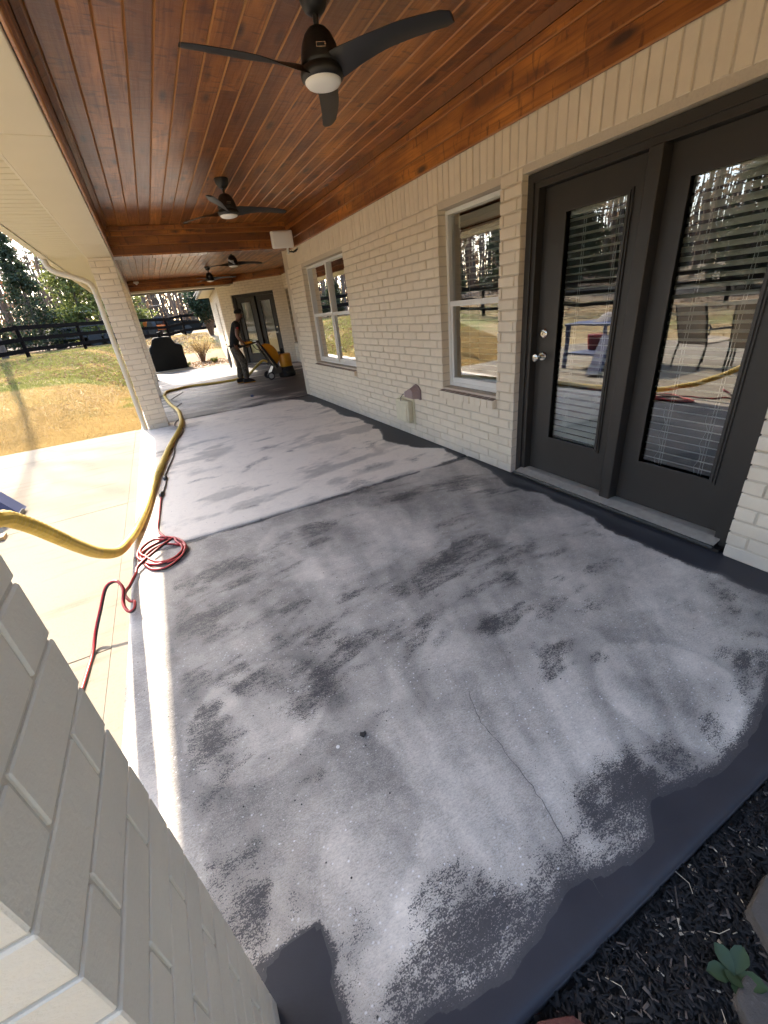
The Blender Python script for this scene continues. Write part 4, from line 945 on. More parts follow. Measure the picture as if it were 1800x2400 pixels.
mb = MB(); mb.tube([(-.395,-.17,.90),(-.16,-.175,.42),(-.06,-.175,.22)], .011, 8); mb.tube([(-.395,.17,.90),(-.06,.175,.22)], .011, 8); gb(mb, 'brace_rod', 'chrome')
mb = MB(); mb.prism([(-.25,-.14,.10),(-.12,-.14,.30),(.08,-.14,.27),(.08,-.14,.12)], (0,.28,0)); gb(mb, 'chassis', 'grey_metal', False)
for y in (-.20, .20):
    wh = gb(MB().lathe([(.04,-.022),(.085,-.022),(.092,-.012),(.092,.012),(.085,.022),(.04,.022)], (-.235, y, .092), 24, 'y'), 'wheel', 'rubber')
    s = -1 if y < 0 else 1; mb = MB().lathe([(.062,0),(.062,.004),(.050,.004),(.050,0)], (-.235, y+s*.023, .092), 20, 'y')
    for k in range(5):
        a = k*2*math.pi/5; ca, sa = math.cos(a), math.sin(a)
        mb.tube([(-.235+.012*ca, y+s*.025, .092+.012*sa), (-.235+.055*ca, y+s*.025, .092+.055*sa)], .008, 6)
    mb.ball((-.235, y+s*.024, .092), .016, 10, 6); gb(mb, 'rim', 'white_plastic', True, wh)
mb = MB(); mb.tube([(-.235,-.2,.092),(-.235,.2,.092)], .012, 8); gb(mb, 'axle', 'grey_metal')
gb(MB().lathe([(.045,-.17),(.045,.17)], (-.385, 0, .915), 16, 'y'), 'pivot', 'black_metal')
mb = MB(); mb.tube([(-.385,-.12,.92),(-.62,-.13,.885),(-.86,-.16,.845)], .016, 8); mb.tube([(-.385,.12,.92),(-.62,.13,.885),(-.86,.16,.845)], .016, 8); mb.tube([(-.84,-.22,.85),(-.84,.22,.85)], .014, 8); gb(mb, 'handle_bar', 'black_metal')
mb = MB().cbox(-.76, -.50, -.10, .10, .895, .955, .01); o = gb(mb, 'control_box', 'machine_yellow', False)
mb = MB(); mb.ball((-.70, 0, .965), .018, 8, 6); mb.ball((-.60, .03, .965), .014, 8, 6); gb(mb, 'switch', 'cord_red', True, o)
mb = MB(); mb.tube(catmull([(-.52,-.08,.90),(-.46,-.10,.78),(-.38,-.12,.72),(-.36,-.1,.62),(-.33,.0,.52)], 6), .010, 6); mb.tube(catmull([(-.70,.0,.96),(-.58,-.02,1.0),(-.44,0,.96)], 5), .008, 6); gb(mb, 'control_cable', 'cord_black')
for p in ((-.30,-.16,.22),(-.20,-.16,.20)): pass
gb(MB().tube([(-.05,.14,.30),(-.08,.30,.34),(-.12,.42,.34)], .034, 10), 'dust_port', 'rubber')
# ================================================================== PERSON
def skin(name, pts, edges, mat, par, sub=2, root=0):
    me = bpy.data.meshes.new(name); me.from_pydata([p[:3] for p in pts], edges, []); me.materials.append(M[mat])
    o = link(name, me, par); mo = o.modifiers.new('skin', 'SKIN'); mo.use_smooth_shade = True; mo.branch_smoothing = .6
    sk = me.skin_vertices[0].data
    for i, p in enumerate(pts): sk[i].radius = (p[3], p[4] if len(p) > 4 else p[3]); sk[i].use_root = (i == root)
    s = o.modifiers.new('subsurf', 'SUBSURF'); s.levels = sub; s.render_levels = sub; return o
pe = tag(empty('person', (1.78, 11.45, 0)), 'person in black shirt, beanie and camouflage trousers pushing the grinder', 'person')
# body: +x is forward (towards the machine)
B = [(.0,0,.90,.125,.095),(.04,0,1.05,.115,.10),(.11,0,1.22,.13,.12),(.17,0,1.35,.12,.10),(.215,0,1.42,.06,.055),(.25,0,1.475,.055,.055),(.285,.0,1.53,.075,.085),(.30,0,1.60,.075,.085),
     (.165,.19,1.355,.062),(.10,.235,1.13,.048),(.145,.225,1.07,.042),(.30,.19,.895,.030),(.165,-.19,1.355,.062),(.085,-.235,1.12,.048),(.115,-.235,1.06,.042),(.22,-.20,.88,.030),
     (-.01,.095,.84,.095),(.06,.11,.50,.070),(-.02,.12,.12,.048),(-.03,.12,.05,.045),(.13,.125,.035,.035),(-.01,-.095,.84,.095),(.12,-.11,.50,.070),(.10,-.12,.12,.048),(.09,-.12,.05,.045),(.25,-.13,.035,.035)]
E_ = [(0,1),(1,2),(2,3),(3,4),(4,5),(5,6),(6,7),(3,8),(8,9),(9,10),(10,11),(3,12),(12,13),(13,14),(14,15),(0,16),(16,17),(17,18),(18,19),(19,20),(0,21),(21,22),(22,23),(23,24),(24,25)]
# hands with fingers round the bar
for (wi, px, py, pz, s) in ((11, .355, .185, .86, 1), (15, .27, -.195, .85, -1)):
    b = len(B); B.append((px, py, pz, .026, .034)); E_.append((wi, b))
    for f in range(4):
        yy = py+(f-1.5)*.021; L = (.036, .042, .040, .032)[f]; k = len(B)
        B += [(px+.030, yy, pz+.012, .010), (px+.030+L, yy, pz-.004, .0095), (px+.030+L*.8, yy, pz-.034, .009)]; E_ += [(b, k), (k, k+1), (k+1, k+2)]
    k = len(B); B += [(px+.012, py-s*.045, pz-.012, .011), (px+.045, py-s*.045, pz-.028, .010)]; E_ += [(b, k), (k, k+1)]
skin('body', B, E_, 'skin', pe, 1)
MB().ball((.36, .0, 1.555), (.020, .013, .018), 8, 6).build('nose', M['skin'], pe, None, 0, True)
for s in (-1, 1):
    MB().ball((.305, s*.085, 1.555), (.018, .010, .028), 8, 6).build('ear', M['skin'], pe, None, 0, True)
    MB().ball((.350, s*.032, 1.582), .009, 8, 6).build('eye', M['black_cloth'], pe, None, 0, True)
MB().tube([(.350, -.022, 1.505), (.356, 0, 1.503), (.350, .022, 1.505)], .005, 6).build('mouth', M['cord_red'], pe, None, 0, True)
MB().ball((.325, 0, 1.485), (.035, .045, .03), 10, 6).build('beard', M['black_cloth'], pe, None, 0, True)
T = [(-.01,0,.80,.162,.128),(.0,0,.87,.155,.122),(.035,0,1.0,.142,.118),(.08,0,1.14,.142,.125),(.13,0,1.27,.150,.135),(.175,0,1.37,.135,.11),(.205,0,1.415,.075,.070),(.165,.19,1.36,.082),(.13,.22,1.23,.074),(.165,-.19,1.36,.082),(.125,-.225,1.22,.074)]
skin('shirt', T, [(0,1),(1,2),(2,3),(3,4),(4,5),(5,6),(5,7),(7,8),(5,9),(9,10)], 'black_cloth', pe, 2)
MB().cbox(.10, .15, -.305, -.292, 1.255, 1.30, .004).build('sleeve_patch', M['cord_red'], pe)
Pn = [(.0,0,.92,.140,.115),(-.01,0,.86,.145,.12),(-.01,.095,.80,.112),(.03,.105,.66,.102),(.06,.11,.50,.092),(.02,.115,.30,.086),(-.02,.12,.10,.078),(-.01,-.095,.80,.112),(.06,-.105,.66,.102),(.12,-.11,.50,.092),(.115,-.115,.30,.086),(.10,-.12,.10,.078)]
skin('trousers', Pn, [(0,1),(1,2),(2,3),(3,4),(4,5),(5,6),(1,7),(7,8),(8,9),(9,10),(10,11)], 'camo', pe, 2)
MB().box(-.13, .14, -.125, .125, .885, .91).build('belt', M['black_cloth'], pe)
skin('beanie', [(.283,0,1.585,.104,.110),(.278,0,1.64,.104,.110),(.262,0,1.69,.072,.080)], [(0,1),(1,2)], 'black_cloth', pe, 2)
for (x, y, z) in ((-.04, .12, .0), (.08, -.12, .0)):
    mb = MB(); mb.prism([(x-.07,y-.048,z+.0),(x+.20,y-.048,z+.0),(x+.215,y-.048,z+.03),(x+.18,y-.048,z+.065),(x+.09,y-.048,z+.11),(x-.06,y-.048,z+.11),(x-.08,y-.048,z+.05)], (0,.096,0)); mb.build('shoe', M['black_cloth'], pe)
    MB().box(x-.072, x+.202, y-.05, y+.05, z+.001, z+.016).build('sole', M['machine_yellow'], pe)
mb = MB(); mb._add([(-.16,-.03,.86),(-.18,.03,.86),(-.20,-.06,.62),(-.22,.03,.60),(-.17,-.08,.42),(-.21,.0,.40),(-.15,-.02,.62)], [(0,1,3,2),(2,3,5,4),(0,2,6),(2,4,6)]); mb.build('hanging_rag', M['grey_cloth'], pe)

# ================================================================== SMALL BITS ON THE FLOOR
g_ = MB(); g_.poly([(-.008,.010,0),(-.014,.0,0),(-.004,-.014,0),(.010,-.004,0),(.012,.008,0),(.004,.004,0)]); g_.prism([(-.008,.010,.001),(-.014,.0,.001),(-.004,-.014,.001),(.010,-.004,.001),(.012,.008,.001),(.004,.004,.001)], (0,0,.003))
tag(g_.build('dark_leaf_scrap', M['rubber'], None, (.275, .996, .0015)), 'small dark heart-shaped scrap lying on the ground concrete', 'scrap')
tag(MB().lathe([(.0038,0),(.0068,0),(.0072,.001),(.0068,.002),(.0038,.002),(.0034,.001)], seg=20).build('washer', M['white_plastic'], None, (.173, 1.0, .001)), 'tiny pale ring washer lying on the concrete', 'washer')
tag(MB().lathe([(.03,0),(.032,.006),(.03,.035),(.02,.04)], seg=16).build('bottle_cap', M['blue_metal'], None, (1.524, 9.07, .001)), 'small blue cap on the dark slurry floor', 'cap')

# ================================================================== MULCH BED (lower right)
bed = MB().box(-.15, 2.7, -1.6, .19, -.4, -.045); tag(bed.build('mulch_bed', M['soil']), 'black mulch bed along the near edge of the slab', kind='structure')
n = 30000; P = rng.uniform([.0, -.55, 0], [2.0, .185, 1], (n, 3)); ln = rng.uniform(.0025, .012, n); wd = ln*rng.uniform(.15, .45, n); a = rng.uniform(0, 6.283, n); t = rng.uniform(-.5, .5, n); th = rng.uniform(.001, .005, n)
big = rng.random(n) < .06; ln[big] *= 2.2
zz = -.047+.020*fbm(P[:,0]*6, P[:,1]*6, 77)+.012*P[:,2]
cx, sx = np.cos(a), np.sin(a); V = np.zeros((n, 6, 3)); 
for i, (u, v, h) in enumerate(((-1,-1,0),(1,-.7,0),(1,.7,0),(-1,1,0),(-.7,0,1),(.8,0,1))):
    V[:,i,0] = P[:,0]+cx*u*ln-sx*v*wd; V[:,i,1] = P[:,1]+sx*u*ln+cx*v*wd; V[:,i,2] = zz+u*ln*t*.6+h*th
F = np.array([(0,1,5),(0,5,4),(1,2,5),(2,3,4),(2,4,5),(3,0,4)]); FF = (np.arange(n)[:,None,None]*6+F[None]).reshape(-1,3)
me = np_mesh('mulch_chips', V.reshape(-1,3), FF, [M['mulch'], M['chip_light'], M['bark']]); mi = np.where(rng.random(n) < .018, 1, np.where(rng.random(n) < .05, 2, 0)); sm_ = np.repeat(mi, 6); me.polygons.foreach_set('material_index', sm_.astype(np.int32))
V2 = None
tag(link('mulch_chips', me), 'loose black mulch chips and pale splinters in the bed', 'mulch', kind='stuff')
def rock(name, loc, outl, h, mat, label, cat, seed=0):
    rd2 = random.Random(seed); bm = bmesh.new(); vs = [bm.verts.new((x, y, 0)) for x, y in outl]; f = bm.faces.new(vs)
    r = bmesh.ops.extrude_face_region(bm, geom=[f]); 
    for v in [g for g in r['geom'] if isinstance(g, bmesh.types.BMVert)]: v.co.z += h+rd2.uniform(-.006, .006); v.co.x *= .96; v.co.y *= .96
    bmesh.ops.recalc_face_normals(bm, faces=bm.faces); bmesh.ops.bevel(bm, geom=bm.edges[:], offset=.010, segments=2, affect='EDGES', profile=.6)
    bmesh.ops.triangulate(bm, faces=[f for f in bm.faces if len(f.verts) > 4]); bmesh.ops.subdivide_edges(bm, edges=bm.edges[:], cuts=2, use_grid_fill=True)
    for v in bm.verts:
        q = v.co*28; v.co += Vector((math.sin(q.y*1.3+q.z), math.sin(q.x*1.1+q.y*.7), math.sin(q.x*.9-q.y*1.2)))*.0016
    me = bpy.data.meshes.new(name); bm.to_mesh(me); bm.free(); me.materials.append(M[mat]); o = link(name, me, None, loc); smooth_angle(o, 45); return tag(o, label, cat)
def stone_mats():
    for k, a, b, c in (('stone', (.045, .037, .03), (.095, .08, .066), (.17, .155, .135)), ('red_brick', (.06, .017, .013), (.12, .034, .024), (.15, .085, .06))):
        m = NT(k); v = m.coord(); n = m.noise(v, 9, 6, .65); f = m.noise(v, 60, 5, .7)
        col = m.mix(n, a, b); col = m.mix(m.ramp(f, [(.58, 0), (.75, .6)]), col, c); m.base(col); m.rough(.8); m.bump(m.math('ADD', n, f), .5, .008); M[k] = m.mat
stone_mats()
rock('old_brick', (.33, .02, -.06), [(-.12,-.16),(.085,-.17),(.112,.05),(.06,.135),(-.02,.165),(-.13,.1)], .065, 'red_brick', 'chunk of dark red brick in the mulch against the slab', 'brick', 1)
rock('flagstone', (.765, -.115, -.06), [(-.14,-.15),(.06,-.16),(.075,.03),(.03,.125),(-.05,.115),(-.12,.0)], .05, 'stone', 'grey brown flagstone left of the weed in the mulch', 'stone', 2)
rock('flagstone', (.955, -.085, -.055), [(-.105,-.13),(.16,-.15),(.18,.09),(.06,.165),(-.06,.145),(-.115,.04)], .06, 'stone', 'tan brown flagstone at the lower right corner of the mulch', 'stone', 3)
wd_ = tag(empty('weed', (.76, .015, -.035)), 'small green weed with five broad leaves beside the flagstones', 'plant')
for k, (an, ln, up) in enumerate(((15,.058,.5),(85,.05,.75),(150,.065,.45),(225,.05,.35),(300,.055,.4),(190,.03,.9))):
    st = [(0,.002),(.25,.012),(.55,.0185),(.8,.014),(1,.002)]; vs = []; ca, sa = math.cos(R(an)), math.sin(R(an))
    for s, h in st:
        z = up*ln*s*(1.3-.7*s)
        for q, dz in ((-1,.004),(0,0),(1,.004)): vs.append((ca*s*ln-sa*q*h, sa*s*ln+ca*q*h, z+dz+.01))
    mb = MB(); mb._add(vs, [(i*3+j, i*3+j+1, (i+1)*3+j+1, (i+1)*3+j) for i in range(4) for j in range(2)]); mb.build('leaf', M['leaf_green'], wd_, None, 0, True)
MB().tube([(0,0,-.02),(0,0,.015)], .003, 6).build('stem', M['leaf_green'], wd_)
for k in range(5):
    x, y = rng.uniform(.45, 1.2), rng.uniform(-.1, .15); aa = rng.uniform(0, 6)
    tw = MB().tube([(0,0,0),(.02*math.cos(aa),.02*math.sin(aa),.006),(.05*math.cos(aa+.4),.05*math.sin(aa+.4),.002)], .0009, 5); 
    tag(tw.build('straw_bit', M['chip_light'], None, (x, y, -.022)), 'bit of pale dry straw lying on the black mulch', 'straw', 'straw bits on the mulch')

# ================================================================== PATIO FURNITURE (mostly off frame left, seen in the glass)
tb = tag(empty('work_table', (-2.78, 5.75, PZ)), 'blue metal work table on the patio, reflected in the door glass', 'table')
MB().cbox(-.62, .62, -.55, .55, .80, .84, .006).build('table_top', M['blue_metal'], tb)
for x in (-.57, .57):
    for y in (-.5, .5): MB().cbox(x-.03, x+.03, y-.03, y+.03, 0, .80, .004).build('leg', M['blue_metal'], tb)
MB().box(-.57, .57, -.48, .48, .25, .28).build('lower_shelf', M['blue_metal'], tb)
mb = MB(); mb.prism([(.60,-.60,.62),(.70,-.60,.66),(1.12,-.66,.03),(1.02,-.66,.0)], (0,.22,0)); mb.build('side_brace', M['blue_metal'], tb); MB().cbox(.98, 1.12, -.68, -.52, .0, .05, .01).build('foot', M['black_metal'], tb)
MB().cbox(.45, 1.10, -1.22, -1.12, .0, .035, .004).build('foot_rail', M['raw_wood'], tb)
bl = rng.random((9, 13))*.05; gxx, gyy = np.meshgrid(np.linspace(-.36, .36, 13), np.linspace(-.22, .22, 9)); zb = .10+bl+.05*np.sin(gxx*9)*np.cos(gyy*7)-.10*sstep(.7, 1, np.maximum(np.abs(gxx)/.36, np.abs(gyy)/.22))
ii = np.arange(117).reshape(9, 13); Fb = np.stack([ii[:-1,:-1], ii[:-1,1:], ii[1:,1:], ii[1:,:-1]], -1).reshape(-1,4)
tag(link('blanket', np_mesh('blanket', np.stack([gxx, gyy, zb-.03], -1).reshape(-1,3), Fb, M['grey_cloth'], True), None, (-2.86, 5.7, PZ+.84)), 'crumpled grey blanket on the blue work table', 'blanket')
o = MB().lathe([(.10,0),(.13,.02),(.15,.26),(.155,.28),(.14,.28)], seg=18).build('red_bucket', M['pot_red'], None, (-2.86, 6.1, PZ+.28)); tag(o, 'red bucket on the lower shelf of the blue table', 'bucket')
def patio_chair(loc, rz, lb):
    c = tag(empty('patio_chair', loc, R(rz)), lb, 'chair', 'tan patio chairs')
    mb = MB(); mb.prism([(-.28,-.28,.40),(.28,-.28,.44),(.28,-.28,.465),(-.28,-.28,.425)], (0,.56,0)); mb.build('seat', M['tan_cloth'], c)
    mb = MB(); mb.prism([(-.28,-.28,.42),(-.25,-.28,.42),(-.42,-.28,1.02),(-.45,-.28,1.02)], (0,.56,0)); mb.build('backrest', M['tan_cloth'], c)
    for y in (-.3, .3):
        mb = MB(); mb.tube([(-.44,y,1.02),(-.27,y,.42),(-.33,y,0)], .016, 6); mb.tube([(-.34,y,.64),(.26,y,.64),(.30,y,.60),(.28,y,0)], .016, 6); mb.build('side_frame', M['black_metal'], c)
    return c
patio_chair((-3.3, 4.25, PZ), 200, 'tan sling patio chair reflected in the right door pane, left of two')
patio_chair((-3.1, 3.45, PZ), 160, 'tan sling patio chair reflected in the right door pane, right of two')
vac = tag(empty('dust_vacuum', (-1.7, -.45, PZ)), 'black dust vacuum on the patio at the end of the yellow hose', 'vacuum')
MB().lathe([(.22,.12),(.25,.14),(.25,.75),(.20,.85),(.1,.9)], seg=24).build('tank', M['grey_metal'], vac, None, 0, True)
for a in range(3): MB().lathe([(.05,-.02),(.06,0),(.05,.02)], (.2*math.cos(a*2.1), .2*math.sin(a*2.1), .06), 14, 'y').build('wheel', M['rubber'], vac)
MB().tube([(.2,.33,.66),(.05,.12,.64)], .035, 10).build('inlet', M['rubber'], vac)
# ================================================================== YARD: grill, bush, fence, machines
gr = tag(empty('covered_grill', (.42, 18.65, .03)), 'black fabric covered grill standing past the porch end', 'grill')
pr_ = [(-.58,0),(.58,0),(.57,.78),(.52,.86),(.36,.90),(.28,1.10),(.20,1.16),(-.30,1.16),(-.38,1.08),(-.44,.92),(-.56,.84)]
bm = bmesh.new(); a = [bm.verts.new((x, -.33, z)) for x, z in pr_]; b = [bm.verts.new((x, .33, z)) for x, z in pr_]; n = len(pr_)
bm.faces.new(a); bm.faces.new(b[::-1])
for i in range(n): bm.faces.new((a[i], b[i], b[(i+1) % n], a[(i+1) % n]))
bmesh.ops.recalc_face_normals(bm, faces=bm.faces); bmesh.ops.bevel(bm, geom=bm.edges[:], offset=.05, segments=2, affect='EDGES', profile=.5)
bmesh.ops.triangulate(bm, faces=bm.faces[:]); bmesh.ops.subdivide_edges(bm, edges=bm.edges[:], cuts=2)
for v in bm.verts:
    q = v.co; k = .018*math.sin(q.x*17+math.sin(q.z*6)*2)*(1-.5*q.z); v.co.y += k; v.co.x += .012*math.sin(q.z*13+q.y*9)
me = bpy.data.meshes.new('cover'); bm.to_mesh(me); bm.free(); me.materials.append(M['cover_black']); smooth_angle(link('cover', me, gr), 60)
o = MB().lathe([(.06,1.12),(.055,1.28),(.075,1.29),(.07,1.33),(.02,1.34)], (-.08, 0, 0), 14); smooth_angle(o.build('chimney', M['cover_black'], gr), 40)
# ---- leafy things
def leaf_cloud(name, centers, size, mat, tones, par=None, loc=None, up=.3):
    n = len(centers); a = rng.uniform(0, 6.283, n); e = rng.uniform(-.9, .9, n); s = size*rng.uniform(.6, 1.4, n)
    d1 = np.stack([np.cos(a)*np.cos(e), np.sin(a)*np.cos(e), np.sin(e)], -1); r2 = rng.normal(size=(n, 3)); d2 = np.cross(d1, r2); d2 /= np.linalg.norm(d2, axis=1)[:,None]+1e-9
    s = s[:,None]; V = np.stack([centers-d1*s, centers+d2*s*.45, centers+d1*s, centers-d2*s*.45], 1).reshape(-1,3)
    F = np.arange(n*4).reshape(-1,4); me = np_mesh(name, V, F, M[mat]); fattr(me, 'tone', np.repeat(np.clip(tones, 0, 1), 4)); 
    return link(name, me, par, loc)
def shrub(loc, r, h, nst, nl, mat, label, name='shrub', cat='shrub', lsz=.035):
    t = tag(empty(name, loc), label, cat); mb = MB(); C = []
    for k in range(nst):
        a = rng.uniform(0, 6.283); rr = r*rng.uniform(.3, 1); top = (rr*math.cos(a), rr*math.sin(a), h*rng.uniform(.6, 1)); 
        p = [(top[0]*.1, top[1]*.1, -.03), (top[0]*.35, top[1]*.35, top[2]*.45), (top[0]*.8, top[1]*.8, top[2]*.8), top]; mb.tube(p, [.012, .009, .006, .003], 5)
        for j in range(nl):
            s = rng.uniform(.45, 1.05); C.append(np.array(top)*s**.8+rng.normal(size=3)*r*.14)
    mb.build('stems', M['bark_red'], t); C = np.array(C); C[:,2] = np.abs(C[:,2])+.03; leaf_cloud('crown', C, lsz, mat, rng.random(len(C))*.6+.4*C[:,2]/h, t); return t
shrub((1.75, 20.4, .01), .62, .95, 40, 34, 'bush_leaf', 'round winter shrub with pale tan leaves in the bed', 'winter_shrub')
shrub((2.05, 18.9, .01), .2, .16, 16, 16, 'needles_olive', 'low lime green plant in front of the tan shrub', 'low_plant', 'plant')
shrub((.98, 18.5, .01), .18, .14, 14, 16, 'needles_olive', 'low lime green plant at the foot of the grill cover', 'low_plant', 'plant')
shrub((3.15, 26.8, float(terr(3.15, 26.8))), .95, 2.6, 60, 120, 'holly', 'tall glossy dark green holly at the end of the wing', 'holly', 'shrub', .07)
# ---- fence
fence = tag(empty('fence'), 'black three-rail board fence along the back of the lawn', 'fence')
FP = [(-13.5,6.0),(-12.1,8.4),(-10.7,10.7),(-9.3,13.0),(-7.7,15.3),(-6.0,17.7),(-4.1,20.4),(-2.55,23.0),(-.9,25.5),(1.0,27.3),(1.9,28.2),(4.2,30.2),(6.5,32),(9,34)]
for i, (x, y) in enumerate(FP):
    z = float(terr(x, y)); MB().cbox(-.055, .055, -.055, .055, -.1, 1.12, .006).build('post', M['fence_black'], fence, (x, y, z), random.uniform(-.1, .1))
for i in range(len(FP)-1):
    (x0, y0), (x1, y1) = FP[i], FP[i+1]; z0, z1 = float(terr(x0, y0)), float(terr(x1, y1)); d = Vector((x1-x0, y1-y0, 0)).normalized(); nrm = Vector((d.y, -d.x, 0))*.06
    for h in (.22, .58, .96):
        mb = MB(); p = [Vector((x0, y0, z0+h))+nrm, Vector((x1, y1, z1+h))+nrm]
        mb.prism([p[0], p[1], p[1]+Vector((0,0,.14)), p[0]+Vector((0,0,.14))], -nrm*.4); mb.build('rail', M['fence_black'], fence)
# ---- tractor and trailer beyond the fence
tx, ty = .62, 34.5; tz = float(terr(tx, ty))
tr = tag(empty('tractor', (tx, ty, tz), R(112)), 'small orange tractor parked beyond the fence', 'tractor')
MB().cbox(-.2, 1.2, -.35, .35, .55, 1.05, .05).build('hood', M['orange_paint'], tr); MB().cbox(-.9, -.2, -.4, .4, .45, .75, .04).build('body', M['orange_paint'], tr)
MB().cbox(-.75, -.35, -.25, .25, .78, 1.25, .05).build('seat', M['rubber'], tr); MB().tube([(-.1,0,1.0),(-.3,0,1.25)], .02, 6).build('steering_column', M['black_metal'], tr)
MB().tube([(-.9,-.4,.7),(-.9,-.4,1.9),(-.9,.4,1.9),(-.9,.4,.7)], .035, 8).build('roll_bar', M['black_metal'], tr)
for x, r_, y in ((-.65,.55,.55),(-.65,.55,-.55),(.85,.34,.45),(.85,.34,-.45)):
    wh = MB().lathe([(r_*.5,-.12),(r_*.95,-.11),(r_,-.06),(r_,.06),(r_*.95,.11),(r_*.5,.12)], (x, y, r_), 20, 'y').build('wheel', M['rubber'], tr); MB().lathe([(r_*.5,-.10),(r_*.48,.10)], (x, y, r_), 16, 'y').build('rim', M['orange_paint'], wh)
cx_, cy_ = 2.4, 34.2; ct = tag(empty('dump_cart', (cx_, cy_, float(terr(cx_, cy_))), R(10)), 'dark covered cart parked beside the orange tractor', 'cart')
mb = MB(); mb.prism([(-1.1,-.6,.35),(.9,-.6,.30),(1.2,-.6,.75),(-1.2,-.6,1.0)], (0,1.2,0)); mb.build('bed', M['cover_black'], ct)
for y in (-.6, .6): MB().lathe([(.15,-.08),(.28,-.07),(.28,.07),(.15,.08)], (0, y, .28), 16, 'y').build('wheel', M['rubber'], ct)
ux, uy = -2.6, 30.6; ut = tag(empty('utility_trailer', (ux, uy, float(terr(ux, uy))), R(18)), 'mesh sided utility trailer parked behind the fence', 'trailer')
MB().box(-1.7, 1.7, -.8, .8, .50, .58).build('deck', M['black_metal'], ut)
for y in (-.8, .8):
    mb = MB(); mb.box(-1.7, 1.7, y-.02, y+.02, 1.05, 1.09)
    for k in range(9): mb.box(-1.7+k*.42, -1.67+k*.42, y-.015, y+.015, .58, 1.05)
    mb.build('side_rail', M['black_metal'], ut)
    for x in (-.4, .4): MB().lathe([(.15,-.1),(.34,-.09),(.34,.09),(.15,.1)], (x, y*1.15, .34), 18, 'y').build('wheel', M['rubber'], ut)
vx, vy = -4.0, 33.0; uv = tag(empty('utility_vehicle', (vx, vy, float(terr(vx, vy))), R(15)), 'dark roofed utility vehicle parked behind the trailer', 'vehicle')
MB().cbox(-1.3, 1.4, -.7, .7, .4, .95, .08).build('body', M['grey_metal'], uv); MB().cbox(-.9, 1.3, -.75, .75, 1.85, 1.92, .03).build('roof', M['white_plastic'], uv)
for x, y in ((-.85,-.68),(-.85,.68),(.8,-.68),(1.0,.68)): MB().tube([(x,y,.9),(x*.95,y,1.87)], .03, 6).build('roof_post', M['black_metal'], uv)
for x in (-.9, .95):
    for y in (-.7, .7): MB().lathe([(.15,-.12),(.34,-.11),(.34,.11),(.15,.12)], (x, y, .34), 18, 'y').build('wheel', M['rubber'], uv)
MB().cbox(-.6, .1, -.6, .6, .95, 1.35, .05).build('seat', M['rubber'], uv)

# ================================================================== TREES
def branch(mb, p, d, L, r, lvl, rd, tw, spread=.6, up=.12):
    n = 5 if lvl == 0 else 4; pts = [p]; rr = [r]; q = p.copy(); dd = d.copy()
    for i in range(n):
        dd = (dd+Vector((rd.gauss(0, .07), rd.gauss(0, .07), rd.gauss(0, .04)+(up*.4 if lvl else 0)))).normalized(); q = q+dd*(L/n); pts.append(q.copy()); rr.append(r*(1-.8*(i+1)/n) if lvl else r*(1-.72*(i+1)/n))
    (tw if lvl > 1 else mb).tube(pts, rr, 7 if lvl == 0 else (5 if lvl == 1 else 3), False)
    return pts, rr, dd
def bare_tree(seed, h, r, first=.35, nb=13, ntw=6):
    rd = random.Random(seed); mb = MB(); tw = MB(); p, rr, d = branch(mb, Vector((0,0,-.3)), Vector((rd.gauss(0,.03), rd.gauss(0,.03), 1)), h, r, 0, rd, tw)
    ends = []
    def at(t, P): i = min(int(t*(len(P)-1)), len(P)-2); return P[i].lerp(P[i+1], t*(len(P)-1)-i)
    for k in range(nb):
        t = first+(1-first)*(k+rd.random())/nb; q = at(min(t, .98), p); a = rd.uniform(0, 6.283); el = rd.uniform(.25, .9)
        L = h*.30*(1.25-t*.85)*rd.uniform(.7, 1.2); P1, R1, d1 = branch(mb, q, Vector((math.cos(a)*math.cos(el), math.sin(a)*math.cos(el), math.sin(el))), L, r*.34*(1.15-t*.8), 1, rd, tw)
        for j in range(ntw):
            s = .25+.75*(j+rd.random())/ntw; q2 = at(min(s, .98), P1); v = Vector((rd.gauss(0,1), rd.gauss(0,1), rd.gauss(.5,.6))).normalized(); dd = (d1*.7+v*.75).normalized()
            P2, R2, d2 = branch(mb, q2, dd, L*.5*rd.uniform(.6, 1.1), r*.10, 2, rd, tw)
            for i in range(3):
                q3 = at(rd.uniform(.3, .95), P2); v = Vector((rd.gauss(0,1), rd.gauss(0,1), rd.gauss(.3,.6))).normalized(); branch(mb, q3, (d2*.6+v*.8).normalized(), L*.26*rd.uniform(.6, 1.1), r*.045, 3, rd, tw); ends.append(q3)
    return mb, tw, ends
def conifer(seed, h, rad, n, lo=.04, shape=.8):
    r = np.random.default_rng(seed); t = lo+(1-lo)*r.random(n)**.85; a = r.uniform(0, 6.283, n); nb = 46
    # boughs: clumps along radial arms
    bt = r.random(nb*3); ba = r.uniform(0, 6.283, nb*3); k = r.integers(0, nb*3, n); s = r.random(n)**.55
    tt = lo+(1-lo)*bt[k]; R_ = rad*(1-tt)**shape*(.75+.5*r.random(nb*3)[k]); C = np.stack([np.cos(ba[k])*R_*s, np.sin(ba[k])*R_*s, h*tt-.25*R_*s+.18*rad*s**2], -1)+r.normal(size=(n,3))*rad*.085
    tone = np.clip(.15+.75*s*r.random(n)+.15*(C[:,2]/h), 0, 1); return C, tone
def tree_from(mb, tw, name, bark, twm='twig', extra=None):
    t = empty(name); mb.build('trunk', M[bark], t, None, 0, True)
    if tw is not None and tw.v: tw.build('crown', M[twm], t)
    if extra: C, tone, mat, sz = extra; leaf_cloud('crown', C, sz, mat, tone, t)
    return t
VAR = []
